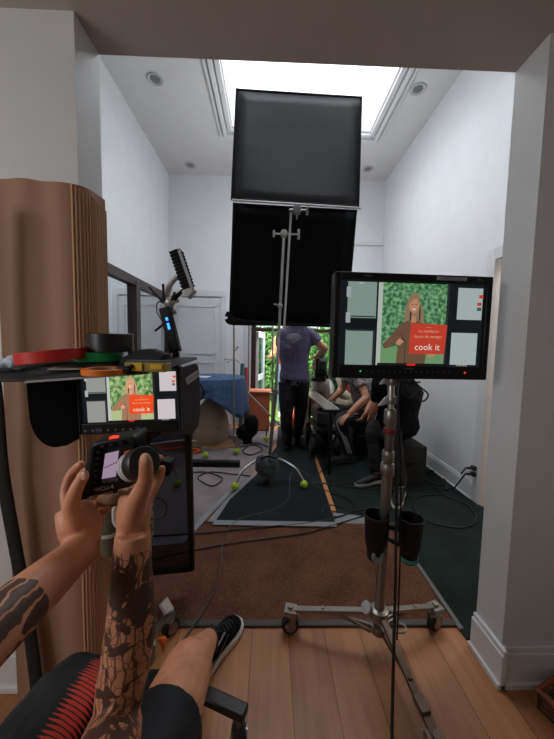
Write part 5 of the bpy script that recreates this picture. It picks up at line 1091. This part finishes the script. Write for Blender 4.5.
# socks and shoes
def sneaker(A_, T, parent, lean=0.):
    d = V((T.x-A_.x, T.y-A_.y, 0)).normalized(); sx = V((d.y, -d.x, 0)); h0 = V((A_.x, A_.y, .004))-d*.055
    mb = MB()
    S = []
    for t_, w, hh in ((-.03, .022, .05), (-.015, .032, .075), (.02, .037, .082), (.07, .038, .080), (.12, .041, .070), (.17, .046, .052), (.21, .046, .042), (.245, .038, .036), (.27, .020, .028)): S.append((h0+d*(t_*.88)+V((0, 0, .018+hh*.42)), sx, V((0, 0, 1)), w, hh*.52))
    mb.loft(S, 20); u = mb.build('shoe', mat('suede_black', (16, 17, 19), .95, bump=.25, bscale=300, spec=.1), parent, subd=1)
    mb = MB(); O = [(-.036, .020), (-.02, .034), (.02, .040), (.08, .039), (.13, .044), (.18, .050), (.22, .049), (.255, .040), (.28, .018)]
    mb.prism([h0+d*a_*.9+sx*w for a_, w in O]+[h0+d*a_*.9-sx*w for a_, w in O[::-1]], (0, 0, .026)); mb.build('sole', mat('sole_offwhite', (196, 190, 184), .6), u, bevel=.005)
    for k in range(5):
        c = h0+d*(.10+k*.020)+V((0, 0, .094-.0085*k)); mb = MB(); mb.tube([c-sx*.024+V((0, 0, -.012)), c+d*.006, c+sx*.024+V((0, 0, -.012))], .0034, 8, 4); mb.build('lace', mat('lace_black', (36, 36, 38), .8), u)
    mb = MB(); c = h0+d*.085+V((0, 0, .104)); 
    for s_ in (-1, 1): mb.tube([c, c+sx*.02*s_+V((0, 0, .014)), c+sx*.032*s_+d*.008, c+sx*.012*s_], .003, 8, 4)
    mb.build('bow', mat('lace_black', (36, 36, 38), .8), u)
    mb = MB(); pts = [h0+d*.11+sx*.026+V((0, 0, .083)), h0+d*.06+sx*.036+V((0, 0, .088)), h0+d*.0+sx*.032+V((0, 0, .088)), h0-d*.03+V((0, 0, .086)), h0+d*.0-sx*.032+V((0, 0, .088)), h0+d*.06-sx*.036+V((0, 0, .088)), h0+d*.11-sx*.026+V((0, 0, .083))]; mb.tube(pts, .0035, 8, 4); mb.build('collar_piping', mat('piping', (150, 146, 142), .6), u)
    for s_ in (-1, 1):
        mb = MB(); mb.tube([h0+d*.02+sx*.040*s_+V((0, 0, .03)), h0+d*.07+sx*.0415*s_+V((0, 0, .055)), h0+d*.12+sx*.038*s_+V((0, 0, .075))], [.002, .006, .003], 8, 4, xax=(0, 0, 1), flat=.3); mb.build('side_flash', mat('flash_grey', (70, 68, 66), .6), u)
sneaker(V((-.210, 1.085, 0)), V((-.110, 1.27, 0)), sp_)
sneaker(V((anL.x, anL.y, 0)), V((anL.x-.03, anL.y+.2, 0)), sp_)
for A_, K_ in ((anR, knR), (anL, knL)):
    mb = MB(); b0_ = V((A_.x, A_.y, .07)); mb.tube([b0_, A_, X3(A_, K_, .10)], [.037, .036, .037], 14, 3); mb.build('sock', mat('sock_black', (24, 32, 36), .9, bump=.5, bscale=200), sp_)
# stool: hidden seat plus a base arm with caster in view
stl = thing('office_stool', 'black office stool base with caster under the seated person', 'stool', (-.30, .30, 0))
hubp = V((-.36, .955, .11))
MB().lathe((-.32, .0, .345), [(.02, 0), (.20, .0), (.21, .02), (.20, .05), (.02, .055)], n=30).build('seat', blackcloth, stl)
MB().bar(V((-.32, .0, .33)), V((-.32, .0, .02)), .05, .05).build('column', blackm, stl); MB().bar(V((-.32, .0, .06)), hubp, .06, .03).build('base_beam', blackm, stl)
for i, e in enumerate((G(246, 714, .11), V((-.60, -.1, .11)), V((-.05, -.1, .11)))):
    s0 = hubp if i == 0 else V((-.32, .0, .11)); MB().bar(s0, e, .042, .026).build('base_arm', mat('base_black', (16, 16, 18), .35), stl, bevel=.005)
    e2 = X3(s0, e, .93); w = MB().lathe(V((e2.x-.022, e2.y, .030)), [(.018, 0), (.028, .003), (.030, .01), (.030, .034), (.028, .041), (.018, .044)], (1, .1, 0), 18).build('caster', rubber, stl)
    MB().cyl((e2.x, e2.y, .05), (e2.x, e2.y, .095), .008, n=10).build('caster_stem', chrome, w); MB().lathe(V((e2.x-.026, e2.y, .030)), [(.003, 0), (.015, 0), (.018, .052), (.003, .052)], (1, .1, 0), 14).build('caster_cover', chrome, w)

# ================================================================ WIRELESS CONTROLLER in the hands
ctl = thing('wireless_controller', 'black handheld lens controller with large focus wheel held in both hands', 'controller', P(112, 500, .55))
prof = [(91, 444), (97, 442), (131, 436), (136, 440), (133, 484), (129, 488), (84, 499), (79, 495)]
front = [P(x, y, .525+.0*(x-80)) for x, y in prof]; 
MB().prism(front, V((.004, .042, .004))).build('body', black, ctl, bevel=.004)
def on(x, y, off=.0): return P(x, y, .5225-off)
mb = MB(); mb.prism([on(92, 445), on(98, 444), on(90, 497), on(82, 498)], V((0, -.010, 0))); mb.build('side_grip', mat('grip_rubber', (26, 27, 30), .8), ctl, bevel=.003)
mb = MB(); mb.prism([on(106, 453.5), on(119, 450.5), on(116, 476), on(102.5, 478.5)], V((0, -.0025, 0))); mb.build('display', mat('display', (60, 50, 60), .15, emit=.55, ecol=(170, 148, 170)), ctl)
mb = MB(); mb.cyl(on(104, 468, .004), on(126, 458, .004), .0007, n=6); mb.build('display_line', blackm, ctl)
for i in range(3):
    c = on(105+i*5.5, 480.5-i*.8, .002); MB().cyl(c+V((0, .003, 0)), c-V((0, .002, 0)), .0045, n=12).build('button', mat('button_light', (90, 92, 96), .5), ctl)
for i in range(6):
    c = on(98.5-i*1.1, 452+i*6.0, .002); MB().box(c, (.007, .006, .005)).build('side_button', mat('button_grey', (48, 50, 54), .5), ctl, bevel=.001)
MB().text('WCU-4', .0105, on(104, 488.5, .0022), (V((1, 0, .22))).normalized(), V((-.22, 0, 1)).normalized()).build('lettering', mat('letter_white', (200, 200, 200), .5), ctl, smooth=False, recalc=False)
MB().box(on(112.5, 442.5, .0)+V((0, .012, .004)), (.018, .012, .006)).build('record_light', mat('red_light', (230, 40, 20), .4, emit=1.5), ctl)
mb = MB()
for i in range(3): mb.cyl(on(102+i*9, 446-i*1.5, .0), on(102+i*9, 446-i*1.5, .006), .004, n=10)
mb.build('top_button', mat('button_grey', (48, 50, 54), .5), ctl)
wa = P(133, 466, .530); wb_ = P(150, 461, .490); ax = (wb_-wa).normalized(); R0 = .0275
MB().lathe(wa, [(R0*.9, -.004), (R0*.98, -.002), (R0*.98, .018), (R0*.9, .019)], ax, 36).build('focus_ring', mat('ring_white', (206, 204, 200), .45), ctl)
mb = MB(); x_ = ax.orthogonal().normalized(); y_ = ax.cross(x_)
for i in range(48):
    a = 2*math.pi*i/48; p = wa+(x_*math.cos(a)+y_*math.sin(a))*R0*.985; L2 = .009 if i % 4 == 0 else .005; mb.bar(p+ax*.006, p+ax*(.006+L2), .0007, .0006, upv=x_*math.cos(a)+y_*math.sin(a))
mb.build('scale_marks', blackm, ctl)
MB().lathe(wa+ax*.019, [(R0*.97, 0), (R0*1.03, .002), (R0*1.03, .026), (R0*.96, .029), (R0*.5, .030), (.002, .028)], ax, 36).build('hand_wheel', mat('wheel_black', (22, 24, 27), .4), ctl)
mb = MB(); cI = wa+ax*.0485
mb.lathe(cI, [(.010, 0), (.0125, 0), (.0125, .0008), (.010, .0008)], ax, 28, caps=False); mb.build('wheel_emblem', mat('emblem_grey', (110, 116, 122), .4), ctl)
mb = MB(); mb.prism([P(124, 452, .521), P(130, 450, .521), P(130, 456, .521), P(124, 459, .521)], (0, .004, 0)); mb.build('orange_mark', mat('mark_orange', (210, 90, 50), .5), ctl)
mb = MB(); mb.tube([P(100, 500, .565), P(110, 501, .56), P(122, 498, .56)], [.010, .012, .010], 12, 4); mb.build('hand_strap', mat('strap_tan', (140, 98, 70), .8, bump=.3, bscale=200), ctl)
bq = P(167, 466, .585)
MB().box(bq, (.022, .03, .030), Matrix.Rotation(.15, 3, 'Y')).build('side_module', black, ctl, bevel=.004); MB().cyl(P(150, 470, .58), bq, .005).build('module_arm', blackm, ctl)
MB().ball(bq+V((-.006, -.004, -.018)), (.006, .006, .005), 10).build('green_tip', mat('tip_green', (110, 190, 90), .5), ctl)
cable('thin_cable', 'thin black cable loop hanging right of the khaki stand', [P(150, 500, .95), P(158, 497, .95), P(166, 505, .96), P(165, 515, .96), P(155, 519, .96), P(148, 518, .95)], .003)

# ================================================================ LIGHT
w = bpy.data.worlds.new('sky'); scene.world = w; w.use_nodes = True; nt = w.node_tree; L = nt.links
bg = nt.nodes['Background']; tc = nd(nt, 'ShaderNodeTexCoord'); sp = nd(nt, 'ShaderNodeSeparateXYZ'); L.new(tc.outputs['Generated'], sp.inputs[0])
cr = nd(nt, 'ShaderNodeValToRGB'); cr.color_ramp.elements[0].position = .45; cr.color_ramp.elements[0].color = (.60, .6, .58, 1); cr.color_ramp.elements[1].position = .8; cr.color_ramp.elements[1].color = (.95, .98, 1, 1); L.new(sp.outputs[2], cr.inputs[0]); L.new(cr.outputs[0], bg.inputs['Color']); bg.inputs['Strength'].default_value = 2.2
def area(name, loc, d, sx, sy, e, col=(1, 1, 1), portal=False):
    ld = bpy.data.lights.new(name, 'AREA'); ld.shape = 'RECTANGLE'; ld.size = sx; ld.size_y = sy; ld.energy = e; ld.color = col
    o = bpy.data.objects.new(name, ld); C.objects.link(o); o.location = loc; o.rotation_euler = V(d).to_track_quat('-Z', 'Y').to_euler()
    if portal: ld.cycles.is_portal = True
    return o
area('skylight_daylight', ((SX0+SX1)/2, (SY0+SY1)/2, SZ+.15), (0, 0.0, -1), SX1-SX0, SY1-SY0, 40, (1, .99, .98))
area('door_daylight', ((BX0+BX1)/2, YB+.35, 2.6), (0, -.9, -1), 1.6, .8, 130, (1, .99, .97))
pl_ = bpy.data.lights.new('hidden_fill_light', 'POINT'); pl_.energy = 21; pl_.shadow_soft_size = .22; pl_.color = (.97, .985, 1)  # added fill light hidden behind the upper flag, stands for no known lamp
po_ = bpy.data.objects.new('hidden_fill_light', pl_); C.objects.link(po_); po_.location = P(296, 190, 3.25)
area('near_room_fill', (-2.2, -.5, 1.45), (1, .12, -.25), 1.6, 1.2, 26, (1, .985, .97))  # unseen area light added to brighten the near room, no window there
area('side_room_lamp', (2.3, 1.9, 2.36), (0, 0, -1), .5, .5, 8, (1, .9, .78))
vs = scene.view_settings; vs.view_transform = 'Standard'; vs.look = 'None'; vs.exposure = .45; vs.gamma = 1; vs.use_curve_mapping = False
